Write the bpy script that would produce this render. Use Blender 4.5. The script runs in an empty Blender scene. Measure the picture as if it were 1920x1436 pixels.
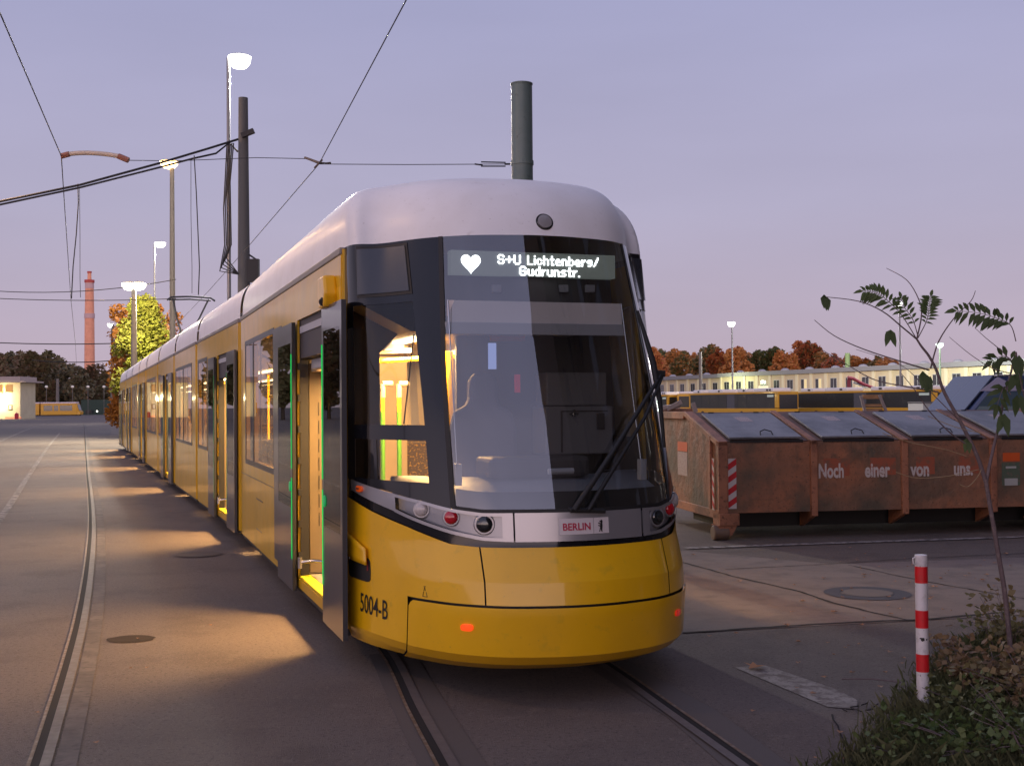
import bpy, math, random
import numpy as np
from mathutils import Vector, Matrix
random.seed(7)
S = bpy.context.scene
C = S.collection
PI = math.pi

# ---------------------------------------------------------------- camera
F_PX, PITCH, ROLL, CAM_H = 2218.5, .0184, .0081, 1.8528
camd = bpy.data.cameras.new('camera'); cam = bpy.data.objects.new('camera', camd); C.objects.link(cam)
camd.sensor_width = 36; camd.lens = F_PX / 1920 * 36; camd.clip_start = .05; camd.clip_end = 5000
_f = Vector((0, math.cos(PITCH), math.sin(PITCH))); _u0 = Vector((0, -math.sin(PITCH), math.cos(PITCH))); _x0 = Vector((1, 0, 0))
_X = _x0 * math.cos(ROLL) - _u0 * math.sin(ROLL); _U = _x0 * math.sin(ROLL) + _u0 * math.cos(ROLL)
CAM = Vector((0, 0, CAM_H))
cam.matrix_world = Matrix(((_X.x, _U.x, -_f.x, 0), (_X.y, _U.y, -_f.y, 0), (_X.z, _U.z, -_f.z, CAM_H), (0, 0, 0, 1)))
S.camera = cam

# ---------------------------------------------------------------- sky
world = bpy.data.worlds.new('World'); S.world = world; world.use_nodes = True
nt = world.node_tree; nt.nodes.clear()
def N(t, **k):
    n = nt.nodes.new(t)
    for a, b in k.items(): setattr(n, a, b)
    return n
out = N('ShaderNodeOutputWorld'); bg = N('ShaderNodeBackground'); nt.links.new(bg.outputs[0], out.inputs[0])
sky = N('ShaderNodeTexSky'); sky.sky_type = 'NISHITA'; sky.sun_disc = False
sky.sun_elevation = math.radians(0.6); sky.sun_rotation = math.radians(200); sky.air_density = 1.2; sky.dust_density = 1.5; sky.ozone_density = 3.0
tc = N('ShaderNodeTexCoord'); sep = N('ShaderNodeSeparateXYZ'); nt.links.new(tc.outputs['Generated'], sep.inputs[0])
ramp = N('ShaderNodeValToRGB'); nt.links.new(sep.outputs['Z'], ramp.inputs[0])
cr = ramp.color_ramp
cols = [(0.0, (.40, .315, .37)), (.06, (.40, .335, .415)), (.16, (.36, .335, .455)), (.32, (.31, .31, .47)), (.7, (.28, .29, .46)), (1, (.26, .27, .43))]
cr.elements[0].position = 0; cr.elements[0].color = (*cols[0][1], 1); cr.elements[1].position = 1; cr.elements[1].color = (*cols[-1][1], 1)
for p, c in cols[1:-1]:
    e = cr.elements.new(p); e.color = (*c, 1)
# afterglow behind the camera (towards -Y), warm and brighter near the horizon
mr = N('ShaderNodeMapRange'); mr.inputs[1].default_value = .15; mr.inputs[2].default_value = -1; mr.inputs[3].default_value = 0; mr.inputs[4].default_value = 1
nt.links.new(sep.outputs['Y'], mr.inputs[0])
r2 = N('ShaderNodeValToRGB'); nt.links.new(sep.outputs['Z'], r2.inputs[0]); c2 = r2.color_ramp
c2.elements[0].color = (2.6, 1.75, 1.45, 1); c2.elements[1].color = (.05, .05, .09, 1); c2.elements[1].position = .8
e = c2.elements.new(.13); e.color = (1.3, .95, .95, 1); e = c2.elements.new(.34); e.color = (.26, .22, .27, 1)
mul = N('ShaderNodeMix'); mul.data_type = 'RGBA'; mul.blend_type = 'MIX'; nt.links.new(mr.outputs[0], mul.inputs[0])
mul.inputs[6].default_value = (0, 0, 0, 1); nt.links.new(r2.outputs[0], mul.inputs[7])
add = N('ShaderNodeMix'); add.data_type = 'RGBA'; add.blend_type = 'ADD'; add.inputs[0].default_value = 1
nt.links.new(ramp.outputs[0], add.inputs[6]); nt.links.new(mul.outputs[2], add.inputs[7])
add2 = N('ShaderNodeMix'); add2.data_type = 'RGBA'; add2.blend_type = 'ADD'; add2.inputs[0].default_value = .012
nt.links.new(add.outputs[2], add2.inputs[6]); nt.links.new(sky.outputs[0], add2.inputs[7])
mp = N('ShaderNodeMapping'); mp.inputs['Scale'].default_value = (1.2, 1.2, 5); nt.links.new(tc.outputs['Generated'], mp.inputs[0])
cn = N('ShaderNodeTexNoise'); cn.inputs['Scale'].default_value = 2.2; cn.inputs['Detail'].default_value = 5; nt.links.new(mp.outputs[0], cn.inputs['Vector'])
cm = N('ShaderNodeMapRange'); cm.inputs[1].default_value = .3; cm.inputs[2].default_value = .7; cm.inputs[3].default_value = .955; cm.inputs[4].default_value = 1.045; nt.links.new(cn.outputs[0], cm.inputs[0])
vm = N('ShaderNodeVectorMath'); vm.operation = 'SCALE'; nt.links.new(add2.outputs[2], vm.inputs[0]); nt.links.new(cm.outputs[0], vm.inputs['Scale'])
nt.links.new(vm.outputs[0], bg.inputs[0]); bg.inputs[1].default_value = 1.24

S.view_settings.view_transform = 'Standard'; S.view_settings.look = 'None'; S.view_settings.exposure = 0; S.view_settings.gamma = 1
S.cycles.use_denoising = True; S.cycles.max_bounces = 7; S.cycles.transparent_max_bounces = 14
S.cycles.sample_clamp_indirect = 4; S.cycles.caustics_reflective = False; S.cycles.caustics_refractive = False

# ---------------------------------------------------------------- pixel helpers (a pixel of the 1920 wide photograph to a place)
def ray(px, py): return _X * ((px - 960) / F_PX) - _U * ((py - 718) / F_PX) + _f
def G(px, py, z=0.0):
    d = ray(px, py); k = (z - CAM_H) / d.z; return CAM + d * k
def AT(px, py, y):
    d = ray(px, py); return CAM + d * (y / d.y)
TH = .3273; RV = Vector((math.cos(TH), math.sin(TH), 0)); DV = Vector((-math.sin(TH), math.cos(TH), 0))
CU, S0 = 2.8074, 6.9
TRAM_O = RV * CU + DV * S0
def LOC(P): Q = P - TRAM_O; return Vector((Q.dot(RV), Q.dot(DV), P.z))
def LS(px, py, s):
    d = ray(px, py); k = (s + S0 - CAM.dot(DV)) / d.dot(DV); return LOC(CAM + d * k)
def LU(px, py, u):
    d = ray(px, py); k = (u + CU - CAM.dot(RV)) / d.dot(RV); return LOC(CAM + d * k)
def PJ(u, s, z):
    P = RV * (u + CU) + DV * (s + S0) + Vector((0, 0, z)) - CAM
    return 960 + F_PX * P.dot(_X) / P.dot(_f), 718 - F_PX * P.dot(_U) / P.dot(_f)

# ---------------------------------------------------------------- materials
MATS = {}
def mat(name, col=(.5, .5, .5), rough=.5, metal=0, coat=0, emis=None, estr=0, noise=None, bump=None, spec=.5, coat_rough=.05, wear=None, cior=1.5):
    if name in MATS: return MATS[name]
    m = bpy.data.materials.new(name); m.use_nodes = True; t = m.node_tree; b = t.nodes['Principled BSDF']
    b.inputs['Base Color'].default_value = (*col, 1); b.inputs['Roughness'].default_value = rough; b.inputs['Metallic'].default_value = metal
    b.inputs['Coat Weight'].default_value = coat; b.inputs['Coat Roughness'].default_value = coat_rough; b.inputs['Coat IOR'].default_value = cior
    b.inputs['Specular IOR Level'].default_value = spec
    if emis: b.inputs['Emission Color'].default_value = (*emis, 1); b.inputs['Emission Strength'].default_value = estr
    tcn = t.nodes.new('ShaderNodeTexCoord')
    def nz(scale, det=6, rg=.6, coord='Object'):
        n = t.nodes.new('ShaderNodeTexNoise'); n.inputs['Scale'].default_value = scale; n.inputs['Detail'].default_value = det; n.inputs['Roughness'].default_value = rg
        t.links.new(tcn.outputs[coord], n.inputs['Vector']); return n
    prev = None
    if noise:   # list of (scale, colour, low, high, strength)
        prev = None
        for sc, c, lo, hi in noise:
            n = nz(sc); r = t.nodes.new('ShaderNodeMapRange'); r.inputs[1].default_value = lo; r.inputs[2].default_value = hi
            t.links.new(n.outputs[0], r.inputs[0])
            mx = t.nodes.new('ShaderNodeMix'); mx.data_type = 'RGBA'; t.links.new(r.outputs[0], mx.inputs[0])
            if prev: t.links.new(prev, mx.inputs[6])
            else: mx.inputs[6].default_value = (*col, 1)
            mx.inputs[7].default_value = (*c, 1); prev = mx.outputs[2]
        t.links.new(prev, b.inputs['Base Color'])
    if wear:  # roughness variation
        n = nz(wear[0]); r = t.nodes.new('ShaderNodeMapRange'); r.inputs[1].default_value = .35; r.inputs[2].default_value = .65
        r.inputs[3].default_value = rough; r.inputs[4].default_value = wear[1]
        t.links.new(n.outputs[0], r.inputs[0]); t.links.new(r.outputs[0], b.inputs['Roughness'])
    if bump:
        n = nz(bump[0], 8); bp = t.nodes.new('ShaderNodeBump'); bp.inputs['Strength'].default_value = bump[1]; bp.inputs['Distance'].default_value = bump[2]
        t.links.new(n.outputs[0], bp.inputs['Height']); t.links.new(bp.outputs[0], b.inputs['Normal'])
    MATS[name] = m; return m
def glass(name, tint=(.8, .85, .85), ior=1.5, rough=0.0, base=0.0):
    if name in MATS: return MATS[name]
    m = bpy.data.materials.new(name); m.use_nodes = True; t = m.node_tree; t.nodes.clear()
    o = t.nodes.new('ShaderNodeOutputMaterial'); mx = t.nodes.new('ShaderNodeMixShader'); tr = t.nodes.new('ShaderNodeBsdfTransparent'); gl = t.nodes.new('ShaderNodeBsdfGlossy')
    fr = t.nodes.new('ShaderNodeFresnel'); fr.inputs[0].default_value = ior; gl.inputs['Roughness'].default_value = rough
    ad = t.nodes.new('ShaderNodeMath'); ad.operation = 'ADD'; ad.use_clamp = True; ad.inputs[1].default_value = base
    geo = t.nodes.new('ShaderNodeNewGeometry')
    # a pane is two parallel faces: same reflectance from either side
    iv = t.nodes.new('ShaderNodeMath'); iv.operation = 'DIVIDE'; iv.inputs[0].default_value = 1.0; iv.inputs[1].default_value = ior
    sel = t.nodes.new('ShaderNodeMix'); sel.data_type = 'FLOAT'; t.links.new(geo.outputs['Backfacing'], sel.inputs[0]); sel.inputs[2].default_value = ior; sel.inputs[3].default_value = 1 / ior * 1.0
    fr.inputs[0].default_value = ior
    sel.inputs[3].default_value = 1 / ior
    t.links.new(sel.outputs[0], fr.inputs[0])
    tr.inputs[0].default_value = (*tint, 1)
    t.links.new(fr.outputs[0], ad.inputs[0]); t.links.new(ad.outputs[0], mx.inputs[0]); t.links.new(tr.outputs[0], mx.inputs[1]); t.links.new(gl.outputs[0], mx.inputs[2]); t.links.new(mx.outputs[0], o.inputs[0])
    MATS[name] = m; return m
def emit(name, col, st):
    if name in MATS: return MATS[name]
    m = bpy.data.materials.new(name); m.use_nodes = True; t = m.node_tree; t.nodes.clear()
    o = t.nodes.new('ShaderNodeOutputMaterial'); e = t.nodes.new('ShaderNodeEmission'); e.inputs[0].default_value = (*col, 1); e.inputs[1].default_value = st
    t.links.new(e.outputs[0], o.inputs[0]); MATS[name] = m; return m
def leafmat(name, cols, rough=.6, trans=.25):
    """foliage: colour varies per leaf clump and per tree"""
    if name in MATS: return MATS[name]
    m = bpy.data.materials.new(name); m.use_nodes = True; t = m.node_tree; b = t.nodes['Principled BSDF']
    tcn = t.nodes.new('ShaderNodeTexCoord'); n = t.nodes.new('ShaderNodeTexNoise'); n.inputs['Scale'].default_value = 1.3; n.inputs['Detail'].default_value = 5
    oi = t.nodes.new('ShaderNodeObjectInfo'); t.links.new(tcn.outputs['Object'], n.inputs['Vector'])
    a = t.nodes.new('ShaderNodeMath'); a.operation = 'MULTIPLY_ADD'; a.inputs[1].default_value = .75; t.links.new(oi.outputs['Random'], a.inputs[0]); 
    s_ = t.nodes.new('ShaderNodeMath'); s_.operation = 'MULTIPLY_ADD'; s_.inputs[1].default_value = 1.2; s_.inputs[2].default_value = -.48; t.links.new(n.outputs[0], s_.inputs[0]); t.links.new(s_.outputs[0], a.inputs[2])
    r = t.nodes.new('ShaderNodeValToRGB'); t.links.new(a.outputs[0], r.inputs[0]); k = r.color_ramp; k.interpolation = 'LINEAR'
    k.elements[0].color = (*cols[0], 1); k.elements[1].color = (*cols[-1], 1)
    for i, c in enumerate(cols[1:-1]): e = k.elements.new((i + 1) / (len(cols) - 1)); e.color = (*c, 1)
    t.links.new(r.outputs[0], b.inputs['Base Color']); b.inputs['Roughness'].default_value = rough; b.inputs['Specular IOR Level'].default_value = .3
    tl = t.nodes.new('ShaderNodeBsdfTranslucent'); t.links.new(r.outputs[0], tl.inputs[0]); mx = t.nodes.new('ShaderNodeMixShader'); mx.inputs[0].default_value = trans
    o = t.nodes['Material Output']; t.links.new(b.outputs[0], mx.inputs[1]); t.links.new(tl.outputs[0], mx.inputs[2]); t.links.new(mx.outputs[0], o.inputs[0])
    MATS[name] = m; return m

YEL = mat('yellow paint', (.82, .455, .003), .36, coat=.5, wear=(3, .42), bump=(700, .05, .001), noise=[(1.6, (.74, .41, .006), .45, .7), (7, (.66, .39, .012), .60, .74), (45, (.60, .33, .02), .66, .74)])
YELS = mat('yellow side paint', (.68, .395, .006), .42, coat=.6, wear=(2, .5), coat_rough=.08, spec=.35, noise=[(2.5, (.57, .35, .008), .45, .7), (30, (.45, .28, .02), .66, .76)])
WHT = mat('white roof paint', (.87, .86, .86), .55, coat=.12, noise=[(2.5, (.80, .785, .77), .45, .75), (9, (.72, .70, .68), .62, .78), (60, (.55, .52, .5), .66, .73)], coat_rough=.25)
BLK = mat('black gloss mask', (.008, .009, .012), .10, coat=.25, coat_rough=.04, spec=.4)
RUB = mat('black rubber', (.012, .012, .012), .6)
DGR = mat('dark grey metal', (.035, .036, .04), .35, metal=.3)
LEAFG = mat('dark door leaf', (.045, .047, .055), .28, coat=.6, coat_rough=.06, cior=1.7)
SIL = mat('silver paint', (.42, .42, .44), .34, metal=.65, coat=.5, bump=(1200, .04, .001))
SILD = mat('silver pocket', (.32, .33, .36), .3, metal=.5, coat=.3)
CHR = mat('bright metal', (.6, .6, .6), .2, metal=1)
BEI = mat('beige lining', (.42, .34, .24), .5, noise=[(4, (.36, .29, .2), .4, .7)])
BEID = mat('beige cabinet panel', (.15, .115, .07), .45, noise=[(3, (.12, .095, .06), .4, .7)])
FLO = mat('tram floor', (.3, .28, .25), .5, noise=[(60, (.22, .2, .18), .4, .6)])
CAB = mat('cab grey plastic', (.22, .225, .25), .55)
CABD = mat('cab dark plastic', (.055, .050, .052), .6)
CABL = mat('cab light grey', (.42, .43, .46), .5)
SEATM = mat('seat cloth', (.11, .10, .125), .9, bump=(300, .3, .002))
SEATP = mat('passenger seat cloth', (.12, .09, .05), .9, noise=[(40, (.5, .3, .03), .55, .6)])
YPO = mat('yellow handrail', (.85, .5, .01), .35, coat=.5)
GRNP = mat('green handrail sleeve', (.08, .26, .02), .4)
BLIND = mat('sun blind cloth', (.86, .80, .78), .8)
GLW = glass('windscreen glass', (.74, .77, .77), 1.7, base=.17)
GLS = glass('side glass', (.62, .62, .6), 1.6)
GLT = glass('tinted saloon glass', (.62, .58, .50), 1.5)
GLD = glass('door glass', (.25, .24, .22), 1.75)
GRLED = emit('green led', (.02, 1, .18), .62); GRLED2 = emit('far green led', (.02, .8, .16), .3)
LEDW = emit('white led', (.95, .97, 1), 6)
CEILL = emit('ceiling lamp', (1, .72, .4), 9)

# ---------------------------------------------------------------- object helpers
def tag(o, label=None, cat=None, group=None, kind=None):
    if label: o['label'] = label
    if cat: o['category'] = cat
    if group: o['group'] = group
    if kind: o['kind'] = kind
    return o
def thing(name, label, cat, loc=(0, 0, 0), rz=0, group=None):
    o = bpy.data.objects.new(name, None); C.objects.link(o); o.empty_display_size = .3
    o.location = loc; o.rotation_euler = (0, 0, rz); return tag(o, label, cat, group)
def children(o): return [c for c in list(bpy.data.objects) if c.parent == o]
def dup(root, loc, rz, label=None, group=None, scale=None):
    def cp(o, par):
        c = o.copy(); C.objects.link(c)
        if par: c.parent = par
        for ch in kids.get(o.name, []): cp(ch, c)
        return c
    kids = {}
    for o in bpy.data.objects:
        if o.parent: kids.setdefault(o.parent.name, []).append(o)
    r = cp(root, None); r.location = loc; r.rotation_euler = (0, 0, rz)
    if scale: r.scale = scale
    if label: r['label'] = label
    if group: r['group'] = group
    return r
class MB:
    def __init__(s, T=None): s.v = []; s.f = []; s.T = T
    def av(s, p):
        p = Vector(p); s.v.append(s.T(p) if s.T else p); return len(s.v) - 1
    def quad(s, a, b, c, d): s.f.append(tuple(s.av(x) for x in (a, b, c, d)))
    def poly(s, pts): s.f.append(tuple(s.av(p) for p in pts))
    def box(s, x0, x1, y0, y1, z0, z1):
        i = [s.av((x, y, z)) for z in (z0, z1) for x, y in ((x0, y0), (x1, y0), (x1, y1), (x0, y1))]
        for a in ((0, 3, 2, 1), (4, 5, 6, 7), (0, 1, 5, 4), (1, 2, 6, 5), (2, 3, 7, 6), (3, 0, 4, 7)): s.f.append(tuple(i[k] for k in a))
        return s
    def obox(s, c, ax, ay, az, hx, hy, hz):
        c = Vector(c); ax = Vector(ax).normalized() * hx; ay = Vector(ay).normalized() * hy; az = Vector(az).normalized() * hz
        i = [s.av(c + ax * X + ay * Y + az * Z) for Z in (-1, 1) for X, Y in ((-1, -1), (1, -1), (1, 1), (-1, 1))]
        for a in ((0, 3, 2, 1), (4, 5, 6, 7), (0, 1, 5, 4), (1, 2, 6, 5), (2, 3, 7, 6), (3, 0, 4, 7)): s.f.append(tuple(i[k] for k in a))
        return s
    def prism(s, pts, vec):
        vec = Vector(vec); a = [s.av(p) for p in pts]; b = [s.av(Vector(p) + vec) for p in pts]; n = len(pts)
        s.f.append(tuple(reversed(a))); s.f.append(tuple(b))
        for i in range(n): s.f.append((a[i], a[(i + 1) % n], b[(i + 1) % n], b[i]))
        return s
    def tube(s, pts, r, n=8, cap=True):
        pts = [Vector(p) for p in pts]; m = len(pts)
        rs = r if isinstance(r, (list, tuple)) else [r] * m
        rings = []; pn = None
        for i, p in enumerate(pts):
            d = (pts[min(i + 1, m - 1)] - pts[max(i - 1, 0)]).normalized()
            if pn is None:
                a = Vector((0, 0, 1)) if abs(d.z) < .9 else Vector((1, 0, 0)); pn = d.cross(a).normalized()
            else: pn = (pn - d * pn.dot(d)).normalized()
            bn = d.cross(pn)
            rings.append([s.av(p + (pn * math.cos(2 * PI * k / n) + bn * math.sin(2 * PI * k / n)) * rs[i]) for k in range(n)])
        for i in range(m - 1):
            for k in range(n): s.f.append((rings[i][k], rings[i][(k + 1) % n], rings[i + 1][(k + 1) % n], rings[i + 1][k]))
        if cap: s.f.append(tuple(reversed(rings[0]))); s.f.append(tuple(rings[-1]))
        return s
    def lathe(s, o, axis, prof, n=24):
        o = Vector(o); ax = Vector(axis).normalized(); a = Vector((0, 0, 1)) if abs(ax.z) < .9 else Vector((1, 0, 0)); e1 = ax.cross(a).normalized(); e2 = ax.cross(e1)
        rg = [[s.av(o + ax * h + (e1 * math.cos(2 * PI * k / n) + e2 * math.sin(2 * PI * k / n)) * r) for k in range(n)] for h, r in prof]
        for i in range(len(prof) - 1):
            for k in range(n): s.f.append((rg[i][k], rg[i][(k + 1) % n], rg[i + 1][(k + 1) % n], rg[i + 1][k]))
        s.f.append(tuple(reversed(rg[0]))); s.f.append(tuple(rg[-1])); return s
    def grid(s, fn, us, vs):
        idx = [[s.av(fn(u, v)) for u in us] for v in vs]
        for j in range(len(vs) - 1):
            for i in range(len(us) - 1): s.f.append((idx[j][i], idx[j][i + 1], idx[j + 1][i + 1], idx[j + 1][i]))
        return s
    def build(s, name, m, parent=None, smooth=None, bevel=0, solid=0, soff=-1, merge=False):
        me = bpy.data.meshes.new(name); me.from_pydata([tuple(v) for v in s.v], [], s.f); me.update()
        if merge:
            import bmesh
            b = bmesh.new(); b.from_mesh(me); bmesh.ops.remove_doubles(b, verts=b.verts, dist=1e-4); bmesh.ops.recalc_face_normals(b, faces=b.faces); b.to_mesh(me); b.free()
        me.materials.append(m); o = bpy.data.objects.new(name, me); C.objects.link(o)
        if parent: o.parent = parent
        if smooth is not None:
            for p in me.polygons: p.use_smooth = True
            me.set_sharp_from_angle(angle=math.radians(smooth))
        if solid:
            q = o.modifiers.new('solid', 'SOLIDIFY'); q.thickness = solid; q.offset = soff
        if bevel:
            q = o.modifiers.new('bevel', 'BEVEL'); q.width = bevel; q.segments = 2; q.limit_method = 'ANGLE'
        return o
def lin(a, b, n): return [a + (b - a) * i / (n - 1) for i in range(n)]
def text_mesh(txt, size=1, xs=1, offset=0, extrude=0, align='LEFT'):
    cu = bpy.data.curves.new('t', 'FONT'); cu.body = txt; cu.size = size; cu.offset = offset; cu.extrude = extrude; cu.align_x = align; cu.resolution_u = 3
    o = bpy.data.objects.new('t', cu); C.objects.link(o); dg = bpy.context.evaluated_depsgraph_get(); dg.update()
    me = bpy.data.meshes.new_from_object(o.evaluated_get(dg)); bpy.data.objects.remove(o); bpy.data.curves.remove(cu)
    return [Vector((v.co.x * xs, v.co.y, v.co.z)) for v in me.vertices], [tuple(p.vertices) for p in me.polygons]
def text_obj(name, txt, size, xs, offset, fn, m, parent, align='LEFT'):
    vs, fs = text_mesh(txt, size, xs, offset, 0, align); b = MB(); b.v = [Vector(fn(v.x, v.y)) for v in vs]; b.f = fs
    return b.build(name, m, parent)
def structure(name, b, m): return tag(b.build(name, m), kind='structure')

# ---------------------------------------------------------------- ground
ASP = mat('asphalt', (.142, .112, .094), .85, noise=[(.3, (.168, .135, .114), .42, .62), (1.3, (.118, .094, .08), .5, .66), (6, (.165, .133, .112), .56, .68), (34, (.09, .074, .063), .54, .64), (48, (.23, .19, .16), .60, .68), (110, (.27, .23, .20), .58, .68), (60, (.04, .035, .032), .6, .70)], bump=(120, 1.0, .012))
CON = mat('concrete paving', (.20, .160, .136), .9, noise=[(.8, (.235, .19, .163), .4, .65), (3.1, (.16, .13, .112), .48, .66), (90, (.21, .18, .16), .6, .72), (70, (.06, .05, .045), .62, .72)], bump=(160, .4, .004))
g = MB(); g.quad((-900, -200, 0), (900, -200, 0), (900, 1600, 0), (-900, 1600, 0)); structure('ground', g, ASP)
def sheet(name, pts, z, m, nm='road'):
    b = MB(); b.poly([(p.x, p.y, z) for p in pts]); return structure(name, b, m)
# concrete slabs to the right of the tram
sheet('pavement', [G(1180, 1100), G(1255, 1030), G(1560, 1058), G(1960, 1044), G(1960, 1150), G(1640, 1168), G(1280, 1187)], .004, CON)
DRK = mat('dark joint', (.018, .015, .014), .95)
jb = MB()
def crack(pts, w, z=.008):
    P = [G(*p) for p in pts]
    # subdivide and jitter
    Q = [P[0]]
    for a, b in zip(P, P[1:]):
        n = max(2, int((b - a).length / .12))
        for i in range(1, n + 1):
            p = a.lerp(b, i / n); Q.append(p + Vector((random.uniform(-.008, .008), random.uniform(-.012, .012), 0)))
    for a, b in zip(Q, Q[1:]):
        d = (b - a).normalized(); s_ = Vector((-d.y, d.x, 0)) * w * random.uniform(.3, .7)
        jb.poly([(a - s_).to_tuple()[:2] + (z,), (b - s_).to_tuple()[:2] + (z,), (b + s_).to_tuple()[:2] + (z,), (a + s_).to_tuple()[:2] + (z,)])
crack([(1280, 1187), (1450, 1176), (1600, 1167), (1720, 1163), (1960, 1142)], .035)
crack([(1270, 1052), (1370, 1080), (1500, 1110), (1560, 1130), (1640, 1150), (1700, 1163)], .03)
crack([(1360, 1068), (1560, 1058), (1700, 1048), (1960, 1036)], .02)
crack([(1590, 1060), (1740, 1092), (1960, 1130)], .02)
crack([(1560, 1340), (1590, 1400), (1640, 1436)], .012, .006)
structure('paving_joints', jb, DRK)
PNT = mat('worn road paint', (.42, .38, .35), .85, noise=[(9, (.10, .09, .085), .46, .6), (60, (.12, .1, .09), .5, .62)])
PNT2 = mat('bright worn paint', (.31, .275, .24), .9, noise=[(3, (.24, .21, .18), .4, .6), (9, (.145, .115, .097), .46, .62), (40, (.14, .112, .095), .54, .64)])
def strip(b, pts, w, z):
    P = [Vector((p.x, p.y, 0)) for p in pts]; idx = []
    for i, p in enumerate(P):
        d = (P[min(i + 1, len(P) - 1)] - P[max(i - 1, 0)]).normalized(); s_ = Vector((-d.y, d.x, 0)) * w / 2
        idx.append((b.av((p.x - s_.x, p.y - s_.y, z)), b.av((p.x + s_.x, p.y + s_.y, z))))
    for a, c in zip(idx, idx[1:]): b.f.append((a[0], c[0], c[1], a[1]))
def smooth_pts(P, n=8):
    out_ = []
    for i in range(len(P) - 1):
        p0, p1, p2, p3 = P[max(i - 1, 0)], P[i], P[i + 1], P[min(i + 2, len(P) - 1)]
        for k in range(n):
            t = k / n; out_.append(.5 * ((2 * p1) + (p2 - p0) * t + (2 * p0 - 5 * p1 + 4 * p2 - p3) * t * t + (3 * p1 - p0 - 3 * p2 + p3) * t ** 3))
    out_.append(P[-1]); return out_
mk = MB()
strip(mk, [G(1286, 1029), G(1450, 1023), G(1600, 1018), G(1900, 1008)], .15, .012)
strip(mk, [G(1960, 1005), G(1900, 1008)], .10, .012)
structure('edge_marking', mk, PNT)
mk = MB(); mk.poly([(p.x, p.y, .005) for p in (G(1378, 1252), G(1432, 1247), G(1560, 1290), G(1608, 1313), G(1606, 1330), G(1552, 1326))]); structure('dash_marking', mk, PNT2)
mk = MB()
strip(mk, smooth_pts([G(112, 812), G(92, 836), G(55, 890), G(20, 945), G(-30, 1015)]), .13, .012)
strip(mk, smooth_pts([G(85, 795), G(50, 806), G(0, 828)]), .2, .012)
structure('lane_marking', mk, mat('old lane paint', (.34, .30, .275), .9, noise=[(7, (.09, .075, .065), .40, .58), (50, (.09, .075, .065), .5, .62)]))
# tar patches
mk = MB()
PAT = mat('tar patch', (.10, .083, .073), .8, bump=(150, .4, .004))
strip(mk, [G(1130, 1240), G(1300, 1340), G(1420, 1436), G(1480, 1500)], .34, .004)
strip(mk, smooth_pts([G(735, 1225), G(790, 1330), G(850, 1436), G(880, 1490)]), .34, .004)
mk.poly([(p.x, p.y, .004) for p in (G(205, 818), G(-60, 820), G(-60, 802), G(210, 806))])
structure('tar_patches', mk, PAT)
OIL = mat('oil stain', (.045, .036, .03), .95, spec=.1)
mk = MB(); c = G(245, 1198); mk.poly([(c.x + .19 * math.cos(a) * random.uniform(.9, 1.1), c.y + .16 * math.sin(a), .004) for a in lin(0, 2 * PI, 20)[:-1]]); structure('oil_stain', mk, OIL)
# rails
RAIL = mat('rail steel', (.13, .11, .10), .6, metal=.1, wear=(14, .8), spec=.3)
GROV = mat('rail groove dark', (.012, .01, .009), .95)  # flat dark strip whose colour stands for the depth of the groove
CST = mat('concrete rail edge', (.14, .115, .10), .9, noise=[(5, (.09, .075, .068), .42, .6)], bump=(90, .5, .004))
RUST = mat('rusty rail edge', (.14, .085, .045), .7, noise=[(20, (.2, .15, .11), .45, .6)])
def rail(parent, pts, side, wide=1):
    pts = smooth_pts(pts, 6)
    def off(d):
        o_ = []
        for i, p in enumerate(pts):
            t = (pts[min(i + 1, len(pts) - 1)] - pts[max(i - 1, 0)]).normalized(); o_.append(p + Vector((-t.y, t.x, 0)) * d)
        return o_
    r = MB(); strip(r, off(0), .056, .014); o = r.build('rail', RAIL, parent)
    r = MB(); strip(r, off(side * .05), .048, .009); r.build('groove', GROV, o)
    r = MB(); strip(r, off(side * .084), .02, .013); r.build('rail_lip', RUST, o)
    return off
t1 = thing('tram_track', 'pair of grooved rails the yellow tram stands on', 'rails', (0, 0, 0))
def TW(u, s, z=0): return RV * (CU + u) + DV * (S0 + s) + Vector((0, 0, z))
o1 = rail(t1, [G(905, 1540), G(850, 1436), G(790, 1330), G(735, 1225), TW(-.76, 3.6), TW(-.74, 6), TW(-.73, 9)], 1)
o2 = rail(t1, [G(1530, 1540), G(1390, 1436), G(1250, 1335), G(1120, 1242), TW(.64, 3.4), TW(.69, 6), TW(.70, 9)], -1)

t2 = thing('tram_track', 'worn curved rail with pale concrete edge left of the tram', 'rails', (0, 0, 0))
LP = [(60, 1510), (85, 1436), (110, 1350), (140, 1240), (160, 1150), (172, 1060), (176, 985), (172, 930), (165, 870), (160, 812), (158, 795)]
o3 = rail(t2, [G(*p) for p in LP], 1)
mk = MB(); strip(mk, o3(-.10), .11, .006); mk.build('rail_surround', mat('pale rail edge', (.15, .125, .11), .9, noise=[(3, (.10, .085, .075), .40, .58), (14, (.085, .07, .062), .52, .64)]), t2)
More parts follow.
